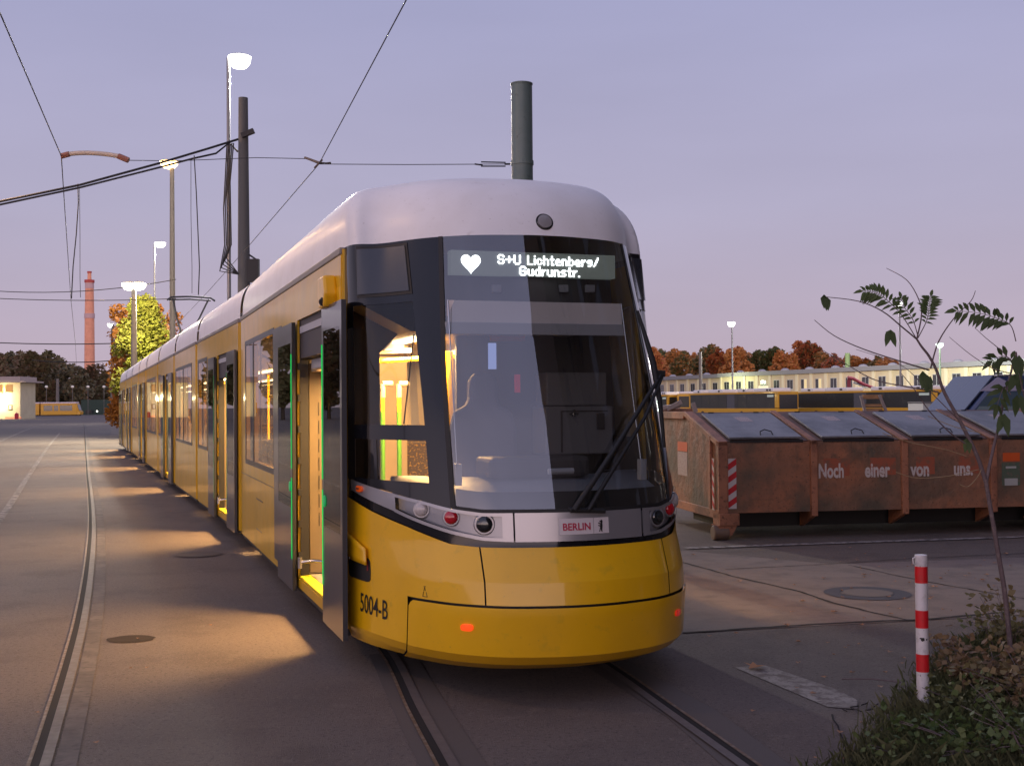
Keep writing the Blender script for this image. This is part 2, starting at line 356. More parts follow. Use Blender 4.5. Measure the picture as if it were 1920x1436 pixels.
# manholes
IRN = mat('cast iron', (.05, .045, .042), .6, bump=(120, .5, .003)); LID = mat('concrete lid', (.16, .14, .125), .85, bump=(150, .5, .004))
def manhole(c, r0, r1, label, m0, m1):
    t = thing('manhole_cover', label, 'manhole cover', (c.x, c.y, 0))
    a = MB(); n = 40
    for k in range(n):
        p, q = 2 * PI * k / n, 2 * PI * (k + 1) / n
        a.quad((r0 * math.cos(p), r0 * math.sin(p), .010), (r1 * math.cos(p), r1 * math.sin(p), .009), (r1 * math.cos(q), r1 * math.sin(q), .009), (r0 * math.cos(q), r0 * math.sin(q), .010))
    a.build('ring', m0, t); b = MB(); b.poly([(r0 * .97 * math.cos(2 * PI * k / n), r0 * .97 * math.sin(2 * PI * k / n), .012) for k in range(n)]); b.build('lid', m1, t)
c = G(1626, 1113); manhole(c, .25, .41, 'round manhole cover with dark ring in the concrete paving', IRN, LID)
c = G(372, 1040); manhole(c, .285, .30, 'faint round manhole cover in the asphalt beside the tram', CST, mat('asphalt lid', (.095, .075, .06), .85, bump=(150, .5, .004)))

# ---------------------------------------------------------------- tram
tram = thing('tram', 'long yellow and white articulated tram with open doors and lit destination display', 'tram', TRAM_O, TH)
# plan curve of the nose
_gu = [0, .2, .44, .6, .77, .9, .98, 1.06, 1.12, 1.16, 1.19, 1.2]; _gs = [0, .02, .09, .18, .34, .54, .70, .92, 1.12, 1.30, 1.47, 1.6]
_cu = [Vector((-u, s, 0)) for u, s in zip(_gu, _gs)][::-1][:-1] + [Vector((u, s, 0)) for u, s in zip(_gu, _gs)]
_cu = smooth_pts(_cu, 10); _al = [0]
for a, b in zip(_cu, _cu[1:]): _al.append(_al[-1] + (b - a).length)
_al = np.array(_al) / _al[-1] * 2 - 1; _cx = np.array([p.x for p in _cu]); _cs = np.array([p.y for p in _cu])
_pz = [.19, .25, .31, .57, .60, .76, .97, 1.19, 1.5, 1.8, 2.4, 3.02]; _pc = [.16, -.02, -.10, -.14, -.14, -.12, -.02, .0, .085, .17, .39, .63]
def FN(q, z):
    u = float(np.interp(q, _al, _cx)); g_ = float(np.interp(q, _al, _cs)); c_ = float(np.interp(z, _pz, _pc))
    b = min(max((g_ - .55) / 1.0, 0), 1); b = b * b * (3 - 2 * b)
    k = 1.0 - (.035 * max(0, (.30 - z) / .11) if z < .30 else 0)
    if u > .5 and z > 1.3:
        e_ = min((u - .5) / .6, 1); e_ = e_ * e_ * (3 - 2 * e_); k *= 1 - .085 * e_ * min((z - 1.3) / 1.7, 1)
    return Vector((u * k, g_ + c_ * (1 - b), z))
def FO(q, z, off=0):
    p = FN(q, z)
    if off:
        a = FN(min(q + .01, 1), z) - FN(max(q - .01, -1), z); b = FN(q, z + .02) - FN(q, z - .02)
        n = a.cross(b).normalized(); p = p + n * off
    return p
def QZ(px, py, qr=(-1, 1)):
    best = (1e18, 0, 0)
    for q in np.linspace(qr[0], qr[1], 81):
        # solve z for py
        lo, hi = .15, 3.1
        for _ in range(14):
            m = (lo + hi) / 2
            if PJ(*FN(q, m))[1] > py: lo = m
            else: hi = m
        e_ = abs(PJ(*FN(q, lo))[0] - px)
        if e_ < best[0]: best = (e_, q, lo)
    q0 = best[1]; st = (qr[1] - qr[0]) / 80
    for q in np.linspace(q0 - st, q0 + st, 21):
        lo, hi = .15, 3.1
        for _ in range(16):
            m = (lo + hi) / 2
            if PJ(*FN(q, m))[1] > py: lo = m
            else: hi = m
        e_ = abs(PJ(*FN(q, lo))[0] - px)
        if e_ < best[0]: best = (e_, q, lo)
    return best[1], best[2]
def sm_qw(z): return float(np.interp(z, [1.2, 1.7, 2.06, 2.46, 3.05], [.389, .387, .379, .362, .336]))
def cst(v): return (lambda q: v)
def patch(name, m, q0, q1, zb, zt, off=0.0, nq=None, nz=None, parent=None, zs=(), smooth=50, solid=0, warp=False):
    zb = zb if callable(zb) else cst(zb); zt = zt if callable(zt) else cst(zt)
    QWK = QW if warp else 1
    nq = nq or max(3, int(abs(q1 - q0) * 60)); b = MB(); rows = nz or 8
    us = lin(q0, q1, nq); idx = []
    fr = lin(0, 1, rows)
    for f in fr:
        row = []
        for q in us:
            a_, b_ = zb(q), zt(q); z = a_ + (b_ - a_) * f
            for zz in zs:  # snap a row to a crease
                if abs(z - zz) < (b_ - a_) / (rows - 1) / 2: z = zz
            qq = q
            if warp:   # windscreen pillar leans with height
                aq = abs(q); w_ = sm_qw(z) / QW
                if aq <= QW: aq = aq * w_
                elif aq < QWB: aq = QW * w_ + (aq - QW) * (QWB - QW * w_) / (QWB - QW)
                qq = math.copysign(aq, q)
            row.append(b.av(FO(qq, z, off)))
        idx.append(row)
    for j in range(rows - 1):
        for i in range(nq - 1): b.f.append((idx[j][i], idx[j][i + 1], idx[j + 1][i + 1], idx[j + 1][i]))
    return b.build(name, m, parent or tram, smooth=smooth, solid=solid)
# band edge curves from the left half, mirrored
def curve(pts):
    P = sorted((abs(q), z) for q, z in (QZ(x, y, (-1, 0)) for x, y in pts)); qs = [p[0] for p in P]; zs = [p[1] for p in P]
    return lambda q: float(np.interp(abs(q), qs, zs))
band_t = curve([(659.5, 898), (739, 924.6), (796, 939.7), (849, 954), (905.6, 961.8), (958.8, 961.8)])
band_b = curve([(661, 918.5), (737.4, 956.5), (799, 984), (852.5, 1001.7), (905.6, 1013), (965.9, 1016)])
yel_t = curve([(651, 929), (698.4, 959), (764, 987.5), (843.6, 1019.4), (896.8, 1025.6)])
QW = abs(QZ(834, 750, (-1, 0))[0]); QWB = abs(QZ(787, 700, (-1, -.3))[0])           # windscreen edge, side window edge
q_h0 = QZ(907, 1080, (-1, 0))[0]; q_h1 = -q_h0   # hood seams
q_b0 = QZ(764, 1180, (-1, 0))[0]; q_b1 = -q_b0   # bumper corner seams
q_s0 = QZ(964, 985, (-1, 0))[0]
q_s1 = -q_s0; q_l0 = QZ(740, 940, (-1, 0))[0]
ZSEAM = QZ(1000, 1139)[1]
gq = .0025
# backing shell
patch('nose_backing', RUB, -1, 1, .21, cst(1.2), -.03, 110, 14)
nl = patch('nose_panel', YEL, -1, q_b0 - gq, .20, yel_t, 0, 40, 26, zs=(.25, .31, .76, .97), smooth=14)
nl['label'] = 'yellow nose corner panel with fleet number'
patch('nose_panel', YEL, q_b0 - gq, q_h0 - gq, ZSEAM + .009, yel_t, 0, 30, 16, zs=(.76,), smooth=14)
hc = patch('hood', YEL, q_h0 + gq, q_h1 - gq, ZSEAM + .009, yel_t, 0, 60, 16, zs=(.76,), smooth=14)
patch('nose_panel', YEL, q_h1 + gq, q_b1 + gq, ZSEAM + .009, yel_t, 0, 30, 16, zs=(.76,), smooth=14)
nr = patch('nose_panel', YEL, q_b1 + gq, 1, .20, yel_t, 0, 40, 26, zs=(.25, .31, .76, .97), smooth=14)
bump_ = patch('bumper', YEL, q_b0 + .007, q_b1 - .007, .19, lambda q: ZSEAM - .006 - .07 * max(0, (abs(q) - (q_b1 - .035)) / .035) ** 2.5, .008, 120, 14, zs=(.25, .31,), smooth=14)
# bumper reflectors; their emission stands in for light thrown back
RED = mat('glowing red reflector', (.75, .02, .01), .25, coat=1, emis=(1, .04, .01), estr=.25); ORG = mat('orange lens', (.8, .12, .01), .25, coat=1, emis=(1, .1, .01), estr=.12)
ORR = mat('glowing orange reflector', (.95, .1, .01), .25, coat=1, emis=(1, .07, .01), estr=.9)
def blob(name, m, qc, zc, wq, hz, off, parent, n=20, pw=.6):
    b = MB(); ring = []
    for k in range(n):
        a = 2 * PI * k / n; ca, sa = math.cos(a), math.sin(a)
        ring.append((qc + wq * math.copysign(abs(ca) ** pw, ca), zc + hz * math.copysign(abs(sa) ** pw, sa)))
    o_ = [b.av(FO(q, z, off)) for q, z in ring]; i_ = [b.av(FO(q, z, 0.0)) for q, z in ring]; c_ = b.av(FO(qc, zc, off * 1.15))
    for k in range(n): b.f.append((o_[k], o_[(k + 1) % n], c_)); b.f.append((i_[k], i_[(k + 1) % n], o_[(k + 1) % n], o_[k]))
    return b.build(name, m, parent)
qr_, zr_ = QZ(877, 1175, (-1, 0)); blob('reflector', ORR, qr_, zr_, .019, .021, .018, bump_); blob('reflector', RED, -qr_ , zr_, .019, .021, .018, bump_)
# black strip and silver band
patch('black_trim', BLK, -1, 1, lambda q: yel_t(q) - .01, lambda q: band_b(q) + .01, -.012, 110, 3)
ql0 = QZ(659.5, 905, (-1, -.3))[0]
sb = patch('silver_band', SIL, ql0, q_l0 - .002, band_b, band_t, .006, 24, 4)
patch('silver_band', SIL, q_s0 + .003, q_s1 - .003, band_b, band_t, .010, 50, 6)
patch('silver_band', SIL, -q_l0 + .002, -ql0, band_b, band_t, .006, 24, 4)
patch('black_trim', BLK, -1, ql0, yel_t, lambda q: band_t(q), -.004, 6, 4); patch('black_trim', BLK, -ql0, 1, yel_t, lambda q: band_t(q), -.004, 6, 4)
WL = mat('white lamp lens', (.5, .46, .44), .35, coat=1, bump=(200, .4, .002)); RL = mat('red lamp lens', (.45, .005, .015), .2, coat=1); HL = mat('headlamp lens', (.012, .014, .016), .08, coat=1)
def lamp_box(sgn):
    qa, qb = sorted((sgn * abs(q_l0) , sgn * abs(q_s0)))
    qa += .002; qb -= .002
    hb = patch('lamp_housing', SIL, qa, qb, band_b, lambda q: band_b(q) + .022, .012, 30, 3)
    # rim around the pocket
    patch('rim', SIL, qa, qb, lambda q: band_t(q) - .020, band_t, .012, 30, 3, parent=hb)
    e1 = .030 if sgn < 0 else .008; e2 = .008 if sgn < 0 else .030
    patch('rim', SIL, qb - e1, qb, lambda q: band_b(q) + .021, lambda q: band_t(q) - .019, .012, 6, 3, parent=hb)
    patch('rim', SIL, qa, qa + e2, lambda q: band_b(q) + .021, lambda q: band_t(q) - .019, .012, 6, 3, parent=hb)
    patch('pocket', SILD, qa, qb, lambda q: band_b(q) + .015, lambda q: band_t(q) - .015, -.028, 30, 5, parent=hb)
    for px, py, rad, m, nm in ((789.8, 955, .045, WL, 'lamp'), (846, 970, .044, RL, 'tail_lamp'), (908, 983, .052, HL, 'headlight')):
        q, z = QZ(px, py, (-1, 0)); q = sgn * abs(q); p = FO(q, z, 0); n = (FO(q, z, .1) - p).normalized(); ax = (n + Vector((0, -1.2, 0))).normalized()
        cb = MB(); cb.lathe(p - ax * .035, ax, [(0, rad * 1.32), (.028, rad * 1.28), (.034, rad * 1.18), (.034, rad * 1.0)], 28); cb.build('lamp_ring', SILD if nm != 'headlight' else SIL, hb, smooth=40)
        o = MB(); o.lathe(p - ax * .03, ax, [(0, rad), (.030, rad * .99), (.040, rad * .85), (.046, rad * .5), (.048, .003)], 28); o.build(nm, m, hb, smooth=60)
        if nm == 'headlight':
            i = MB(); i.lathe(p + ax * .0125, ax, [(0, rad * .5), (.012, rad * .46), (.014, rad * .2)], 20); i.build('reflector_bowl', CHR if False else mat('lens ring', (.09, .1, .1), .15, metal=.8), hb, smooth=60)
    return hb
lamp_box(-1); lamp_box(1)
qm, zm = QZ(677, 916, (-1, -.3)); blob('marker_light', ORG, qm, zm, .022, .022, .02, sb); b = MB(); b.grid(lambda u, v: FO(qm + u, zm + v, .024), lin(-.016, .006, 4), [-.005, .006]); b.build('marker_slot', RUB, sb)
# BERLIN plate
q1_, z1_ = QZ(1048, 992, (-.3, .5)); q2_, z2_ = QZ(1139, 985, (-.3, .6)); zb_ = QZ(1093, 1001)[1]; zt_ = QZ(1093, 971)[1]
pl = patch('name_plate', mat('white plate', (.62, .58, .58), .4), q1_, q2_, zb_, zt_, .013, 12, 2)
PR = mat('plate red', (.42, .02, .06), .5); PB = mat('plate black', (.01, .01, .01), .5)
_L = 2.0 / 1  # q per metre of arc computed below
_arc = sum((Vector(b) - Vector(a)).length for a, b in zip(_cu, _cu[1:])); QM = 2 / _arc
H = zt_ - zb_
text_obj('plate_lettering', 'BERLIN', H * .62, .95, .0016, lambda x, y: FO(q1_ + (.02 + x) * QM, zb_ + H * .27 + y, .0155), PR, pl)
wq = q2_ - q1_
b = MB(); b.grid(lambda u, v: FO(u, v, .0155), [q1_ + wq * .67, q1_ + wq * .675], [zb_, zt_]); b.build('plate_line', PB, pl)
bear = [(.42, .0), (.5, .0), (.52, .12), (.56, .2), (.6, .0), (.72, .0), (.70, .05), (.66, .08), (.70, .3), (.72, .5), (.70, .68), (.74, .8), (.70, .92), (.62, .98), (.58, .90), (.48, .86), (.46, .80), (.56, .76), (.55, .68), (.42, .74), (.34, .72), (.36, .67), (.52, .58), (.52, .50), (.40, .54), (.34, .50), (.38, .46), (.52, .40), (.50, .28), (.46, .1), (.41, .05)]
b = MB(); b.v = [FO(q1_ + wq * (.70 + .26 * (x - .1)), zb_ + H * (.12 + .76 * y), .0158) for x, y in bear]; b.f = [tuple(range(len(bear)))]; b.build('bear_emblem', PB, pl)
# fleet number, tow-eye flap, small warning triangle
qn, zn = QZ(676, 1144, (-1, -.3))
text_obj('fleet_number', '5004-B', .185, .72, .0012, lambda x, y: FO(min(qn + x * QM, 1), zn + y, .004), PB, nl)
qf, zf = QZ(650.5, 1075, (-1, -.4)); qg, zg = QZ(693, 1050, (-1, -.4)); zh_ = QZ(655, 993, (-1, -.4))[1]; ze = QZ(680, 1088, (-1, -.4))[1]
blob('coupler_recess', RUB, (qf + qg) / 2 + .018, ze + .085, abs(qg - qf) / 2 - .012, .085, .004, nl, pw=.35)
patch('recess_red_edge', mat('dark red edge', (.2, .01, .01), .5), qg - .016, qg - .006, ze + .08, ze + .15, .006, 3, 3, parent=nl)
patch('coupler_flap', YEL, qf + .004, qg - .004, lambda q: ze + .14 - .02 * (q - qf) / (qg - qf), lambda q: zh_ - (.0 + .10 * ((q - qf) / (qg - qf)) ** 1.3), .03, 10, 5, parent=nl, solid=.012)
qv, zv = QZ(797, 1118, (-1, 0)); b = MB()
for a_, c_ in (((-.02, 0), (.02, 0)), ((-.02, 0), (-.012, .03)), ((.02, 0), (.012, .03)), ((-.008, .035), (0, .06)), ((0, .06), (.008, .035)), ((-.01, .062), (.01, .064))):
    b.tube([FO(qv + a_[0] * QM, zv + a_[1], .002), FO(qv + c_[0] * QM, zv + c_[1], .002)], .0016, 4)
b.build('jack_symbol', PB, nl)
b = MB(); b.lathe(FO(*QZ(666, 1045, (-1, -.4)), .045), (-1, -.4, 0), [(0, .009), (.004, .008)], 10); b.build('flap_lock', CHR, nl)

# black mask with windows
ZT = 3.0
def bt(q): return band_t(q)
qA = QZ(664, 700, (-1, -.3))[0]; qB = QZ(787, 700, (-1, -.3))[0]
_ = 0; zU0 = QZ(790, 797, (-1, -.2))[1]; zU1 = 2.56; zL1 = QZ(797, 826, (-1, -.2))[1]; zL0 = QZ(798, 905, (-1, -.2))[1]
qm0, qm1 = QZ(700, 840, (-1, -.3))[0], QZ(706, 840, (-1, -.3))[0]
for sg in (-1, 1):
    def P_(name, m, a, b_, z0, z1, **k):
        k['warp'] = True
        a, b_ = sorted((sg * abs(a), sg * abs(b_))); return patch(name, m, a, b_, z0, z1, **k)
    P_('nose_mask', BLK, 1, QW, zU1, ZT, nz=6)                 # above
    P_('nose_mask', BLK, 1, abs(qA), bt, zU1, nz=14)           # rear edge
    P_('nose_mask', BLK, abs(qB), QW, bt, zU1, nz=14)          # A pillar
    P_('nose_mask', BLK, abs(qA), abs(qB), zL1, zU0, nz=3)
    P_('nose_mask', BLK, abs(qA), abs(qB), bt, zL0, nz=3)
    P_('nose_mask', BLK, abs(qm0), abs(qm1), zL0, zL1, nz=3)
    P_('cab_side_window', GLS, abs(qA), abs(qB), zU0, zU1, nz=8, off=-.004)
    P_('cab_side_window', GLS, abs(qm1), abs(qB), zL0, zL1, nz=4, off=-.004)
    P_('cab_side_window', GLS if sg > 0 else GLD, abs(qA), abs(qm0), zL0, zL1, nz=4, off=-.004)
# display cover panel on the upper left
qa_, qb_ = QZ(671, 520, (-1, -.2))[0], QZ(766, 520, (-1, -.2))[0]; za_, zb2 = QZ(765, 543, (-1, -.2))[1], QZ(760, 461, (-1, -.2))[1]
MSK2 = mat('dark mask panel', (.03, .036, .048), .2, coat=.4, coat_rough=.05)
cp = patch('cover_panel', MSK2, qa_, qb_, za_ - .01, zb2, .010, 16, 8)
cp2 = patch('panel_seal', RUB, qa_ - .010, qb_ + .010, za_ - .032, zb2 + .022, .004, 18, 8, parent=cp)
patch('cover_panel', MSK2, -qb_, -qa_, za_ - .01, zb2, .010, 16, 8)
# windscreen
ws = patch('windscreen', GLW, -QW + .003, QW - .003, lambda q: bt(q) + .004, ZT, .0, 90, 30, warp=True)
for sg in (-1, 1):
    a, b_ = sorted((sg * (QW - .0), sg * (QW - .016))); patch('windscreen_seal', RUB, a, b_, lambda q: bt(q) + .004, ZT, .006, 3, 20, parent=ws, warp=True)
patch('windscreen_seal', RUB, -QW, QW, bt, lambda q: bt(q) + .022, .004, 60, 2, parent=ws)
# dark printed border low on the glass and the header behind it
patch('header_panel', CABD, -QW - .1, QW + .1, 2.52, ZT, -.34, 50, 4)
patch('printed_border', RUB, -QW + .01, QW - .01, lambda q: bt(q) + .02, lambda q: bt(q) + .13, -.005, 60, 4, parent=ws)
for sg in (-1, 1):
    a, b_ = sorted((sg * QW, sg * (QW - .014))); patch('printed_border', RUB, a, b_, lambda q: bt(q) + .02, ZT, -.004, 4, 20, parent=ws, warp=True)

# destination display
d0, d1 = LS(846, 517, .84), LS(1153, 479, .84); dzb, dzt = LS(1000, 518, .84).z, LS(1000, 474, .84).z
dd = MB(); dd.box(d0.x, d1.x, .84, .93, dzb, dzt); dd = dd.build('destination_display', mat('display face', (.10, .11, .10), .5, emis=(.8, .9, .85), estr=.12), tram)
h = dzt - dzb; w = d1.x - d0.x
hx = lambda t: 16 * math.sin(t) ** 3; hy = lambda t: 13 * math.cos(t) - 5 * math.cos(2 * t) - 2 * math.cos(3 * t) - math.cos(4 * t)
hp = LS(883, 495, .835); b = MB(); b.poly([(hp.x + hx(t) / 17 * .075, .836, hp.z + .008 + hy(t) / 17 * .078) for t in lin(0, 2 * PI, 30)[:-1]][::-1]); b.build('heart_symbol', LEDW, dd)
GL = {'S': '01110 10001 10000 01110 00001 10001 01110', '+': '00000 00100 00100 11111 00100 00100 00000', 'U': '10001 10001 10001 10001 10001 10001 01110', ' ': '000 000 000 000 000 000 000', 'L': '1000 1000 1000 1000 1000 1000 1111', 'i': '1 0 1 1 1 1 1', 'c': '0000 0000 0110 1001 1000 1001 0110', 'h': '1000 1000 1110 1001 1001 1001 1001', 't': '010 010 111 010 010 010 011', 'e': '0000 0000 0110 1001 1111 1000 0111', 'n': '0000 0000 1110 1001 1001 1001 1001', 'b': '1000 1000 1110 1001 1001 1001 1110', 'r': '000 000 101 110 100 100 100', 'g': '0000 0000 0111 1001 0111 0001 0110', '/': '0001 0001 0010 0010 0100 0100 1000', 'G': '01110 10001 10000 10111 10001 10001 01110', 'u': '0000 0000 1001 1001 1001 1001 0111', 'd': '0001 0001 0111 1001 1001 1001 0111', 's': '0000 0000 0111 1000 0110 0001 1110', '.': '0 0 0 0 0 0 1'}
def dots(txt, xa, xb, zb, hh):
    n = sum(len(GL[c].split()[0]) + 1 for c in txt) - 1; st = (xb - xa) / n; sz = hh / 7; b = MB(); x = xa
    for c in txt:
        rows = GL[c].split()
        for r_, row in enumerate(rows):
            for k, v in enumerate(row):
                if v == '1': cx_, cz_ = x + (k + .5) * st, zb + (6.5 - r_) * sz; b.box(cx_ - st * .52, cx_ + st * .52, .832, .838, cz_ - sz * .5, cz_ + sz * .5)
        x += st * (len(rows[0]) + 1)
    b.build('display_lettering', LEDW, dd)
p0, p1 = LS(933, 495, .836), LS(1122, 500, .836); p2, p3 = LS(974, 518, .836), LS(1087, 520, .836)
dots('S+U Lichtenberg/', p0.x, p1.x, p0.z, .066); dots('Gudrunstr.', p2.x, p3.x, p2.z + .004, .066)
for px in (932, 1058, 1108):
    p = LS(px, 541, .86); b = MB(); b.box(p.x - .033, p.x + .033, .86, .90, p.z - .026, p.z + .026); b.build('sensor_unit', CAB, tram, bevel=.004)
# sun blind
BS = .66
bl0, bl1 = LS(839, 600, BS), LS(1166, 600, BS); zb1, zb2_, zb3 = LS(1000, 566, BS).z, LS(1000, 606, BS).z, LS(1000, 628, BS).z
bd = MB(); bd.box(bl0.x, bl1.x, BS, BS + .006, zb2_, zb1); bd = bd.build('sun_blind', BLIND, tram)
b = MB(); b.box(bl0.x - .018, bl1.x + .018, BS - .012, BS + .012, zb3, zb2_); b.build('blind_bar', CABL, bd, bevel=.004)
for sg, sx in ((-1, bl0.x + .004), (1, bl1.x - .004)):
    b = MB(); b.tube([(sx, BS, zb1), (sx + sg * .02, .40, 1.45)], .004, 5); b.build('blind_cord', CHR, bd)
    b = MB(); b.box(sx + sg * .02 - .022, sx + sg * .02 + .022, .36, .42, 1.34, 1.48); b.build('cord_clip', CABL, bd, bevel=.004)
# dashboard and cab
b = MB(); b.grid(lambda u, v: (u, .0, 0), [0, 1], [0, 1]); b = MB()
prof = [(-.03, 1.10), (.12, 1.24), (.5, 1.34), (.75, 1.36), (.82, 1.30), (.85, .9)]
def dashf(q, k):
    base = FO(q, 1.2, -.05); ds, z = prof[int(k)]
    return Vector((base.x * (1 - .04 * k / 5), min(base.y + ds, 1.25), z))
b.grid(dashf, lin(-.62, .62, 40), range(6)); b.build('dashboard', CAB, tram, smooth=40)
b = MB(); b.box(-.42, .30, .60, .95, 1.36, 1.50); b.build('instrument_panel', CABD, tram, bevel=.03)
p = LS(1036, 881, .35); b = MB(); b.tube([(p.x - .085, .2, p.z), (p.x + .085, .2, p.z)], .02, 10); b.build('air_vent', CABL, tram)
# driver seat
st = MB()
def seatf(a, t):  # backrest outline
    return None
sx = LS(905, 760, 1.55).x; szt = LS(905, 700, 1.55).z
outl = [(-.24, 1.0), (-.26, 1.25), (-.26, 1.62), (-.22, 1.76), (-.13, 1.80), (-.11, 1.86), (-.11, 1.98), (-.07, 2.04), (.07, 2.04), (.11, 1.98), (.11, 1.86), (.13, 1.80), (.22, 1.76), (.26, 1.62), (.26, 1.25), (.24, 1.0)]
kz = szt - 2.04
st.prism([(sx + x, 1.5, z + kz) for x, z in outl], (0, .11, 0)); ds = st.build('driver_seat', SEATM, tram, bevel=.03)
b = MB(); b.box(sx - .25, sx + .25, 1.02, 1.5, 1.0 + kz, 1.12 + kz); b.build('seat_cushion', SEATM, ds, bevel=.04)
b = MB(); b.tube([(sx, 1.3, .4), (sx, 1.3, 1.0 + kz)], .06, 10); b.build('seat_post', DGR, ds)
# cab partition (rear wall of the cab)
pw_s = 2.02
x1 = LS(712, 700, pw_s).x; x2 = LS(792, 700, pw_s).x; x2b = LS(856, 750, pw_s).x
b = MB(); zt1 = LS(712, 662, pw_s).z; zt2 = LS(762, 600, pw_s).z
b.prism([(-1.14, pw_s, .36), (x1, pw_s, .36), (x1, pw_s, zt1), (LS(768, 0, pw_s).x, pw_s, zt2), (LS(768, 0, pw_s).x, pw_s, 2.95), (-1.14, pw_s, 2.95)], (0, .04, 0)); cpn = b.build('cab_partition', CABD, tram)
b = MB(); b.box(x2b, 1.14, pw_s, pw_s + .04, .36, 2.95); b.build('partition_wall', CABD, cpn)
b = MB(); b.box(LS(768, 0, pw_s).x, x2b, pw_s, pw_s + .04, zt2, 2.95); b.build('partition_wall', CABD, cpn)
b = MB(); b.box(x1, x2b, pw_s, pw_s + .04, .36, 1.05); b.build('partition_wall', CABL, cpn)
b = MB(); pa = LS(762, 720, pw_s - .03); pb = LS(752, 780, pw_s - .03)
b.tube([LS(779, 600, pw_s - .05), LS(757, 795, pw_s - .05)], .006, 5); b.build('window_cord', RUB, cpn)
# grey cabinets on the rear wall of the cab, right
def cabbox(pxa, pya, pxb, pyb, s, d, m, nm, bev=.012):
    a_, c_ = LS(pxa, pya, s), LS(pxb, pyb, s); q = MB(); q.box(a_.x, c_.x, s, s + d, c_.z, a_.z); return q.build(nm, m, tram, bevel=bev)
cabbox(1024, 698, 1138, 760, 1.75, .25, CAB, 'equipment_cabinet'); cb2 = cabbox(1022, 762, 1150, 850, 1.70, .3, CAB, 'equipment_cabinet')
a_, c_ = LS(1052, 770, 1.69), LS(1140, 846, 1.69); q = MB()
q.box(a_.x, c_.x, 1.685, 1.70, a_.z - .01, a_.z); q.box(a_.x, a_.x + .01, 1.685, 1.70, c_.z, a_.z); q.build('door_outline', CABD, cb2)
a_ = LS(1076, 776, 1.66); q = MB(); q.box(a_.x - .035, a_.x + .035, 1.655, 1.675, a_.z - .007, a_.z + .007); q.box(a_.x - .007, a_.x + .007, 1.65, 1.69, a_.z - .02, a_.z + .035); q.build('handle', CHR, cb2)
cabbox(1120, 775, 1134, 805, 1.68, .03, CABD, 'cabinet_grille', .002)
sc = cabbox(917, 643, 931, 692, 1.9, .03, emit('cab screen', (.32, .38, .75), .9), 'screen', .002)
cabbox(966, 702, 976, 736, 1.95, .03, mat('glowing red fitting', (.6, .02, .05), .4, emis=(.8, .03, .1), estr=.15), 'extinguisher_bracket', .004)  # the red bracket carries a faint emission of its own
cabbox(920, 629, 985, 640, 1.95, .03, mat('orange fitting', (.5, .12, .04), .5), 'warning_strip', .002)
# right cab side lining
b = MB(); b.box(.98, 1.0, 1.3, 2.0, .4, 1.6); b.build('cab_side_box', CABD, tram)
# beige ceiling over the cab
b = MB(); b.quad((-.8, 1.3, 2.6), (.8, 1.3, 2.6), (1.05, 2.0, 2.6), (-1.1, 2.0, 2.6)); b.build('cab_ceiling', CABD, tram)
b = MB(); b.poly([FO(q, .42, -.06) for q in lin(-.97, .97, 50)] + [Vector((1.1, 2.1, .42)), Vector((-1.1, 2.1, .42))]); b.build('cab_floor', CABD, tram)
# wiper
wp = [QZ(1070, 958, (-.3, .5)), QZ(1225, 702, (.0, .95))]
def wpt(px, py, off):
    q, z = QZ(px, min(py, 958), (-.2, .40)); return FO(q, z, off)
w_ = MB(); w_.tube([wpt(1074, 957, .03), wpt(1100, 915, .05), wpt(1140, 850, .06), wpt(1180, 780, .07), wpt(1222, 706, .075)], [.020, .019, .017, .015, .012], 6); wi = w_.build('wiper', RUB, tram, smooth=60)
w_ = MB(); w_.tube([wpt(1100, 957, .03), wpt(1128, 905, .05), wpt(1160, 850, .06), wpt(1195, 785, .07), wpt(1228, 712, .075)], [.016, .015, .013, .012, .010], 6); w_.build('wiper_arm', RUB, wi, smooth=60)
w_ = MB(); w_.tube([FO(.345, 2.50, .02), FO(.36, 2.30, .035), FO(.368, 2.12, .05), FO(.378, 1.85, .04), FO(.384, 1.55, .02)], [.010, .016, .022, .017, .010], 6); w_.build('wiper_blade', RUB, wi, smooth=60)
w_ = MB(); p = wpt(1224, 705, .07); w_.obox(p, (1, 0, 0), (0, 1, 0), (0, 0, 1), .028, .02, .022); w_.build('wiper_joint', RUB, wi, bevel=.006)
w_ = MB(); a_, c_ = wpt(1060, 956, .015), wpt(1136, 957, .015); w_.obox((a_ + c_) / 2, c_ - a_, (0, 1, .2), (0, -.2, 1), .12, .03, .012); w_.build('wiper_mount', RUB, wi, bevel=.005)
w_ = MB(); a_, c_ = wpt(1120, 885, .057), wpt(1144, 885, .057); w_.tube([a_, c_], .004, 5); w_.build('wiper_link', RUB, wi)

# ---- roof shape: front cap then extruded profile
RZ0, RH, RIN = 3.0, .49, .22
def se(t): c_, s_ = max(math.cos(t * PI / 2), 0), math.sin(t * PI / 2); return s_ ** (2 / 2.5), 1 - c_ ** (2 / 2.5)
def cap(q, t):
    p = FN(q, RZ0); g_ = float(np.interp(q, _al, _cs)); sn, r = se(t)
    T_ = Vector((p.x * (1 - RIN), 1.35 + g_ * .52, 0))
    return Vector((p.x + (T_.x - p.x) * r, p.y + (T_.y - p.y) * r + .12 * sn * (1 - r), RZ0 + RH * sn))
b = MB(); ts = lin(0, 1, 16); qs = lin(-1, 1, 90); b.grid(cap, qs, ts)
b.grid(lambda q, v: Vector((cap(q, 1).x, cap(q, 1).y + (8.55 - cap(q, 1).y) * v, RZ0 + RH)), qs, lin(0, 1, 12))
for sg in (-1, 1):
    b.grid(lambda v, t: Vector((cap(sg, t).x, cap(sg, t).y + (8.55 - cap(sg, t).y) * v, RZ0 + RH * se(t)[0])), lin(0, 1, 8), ts)
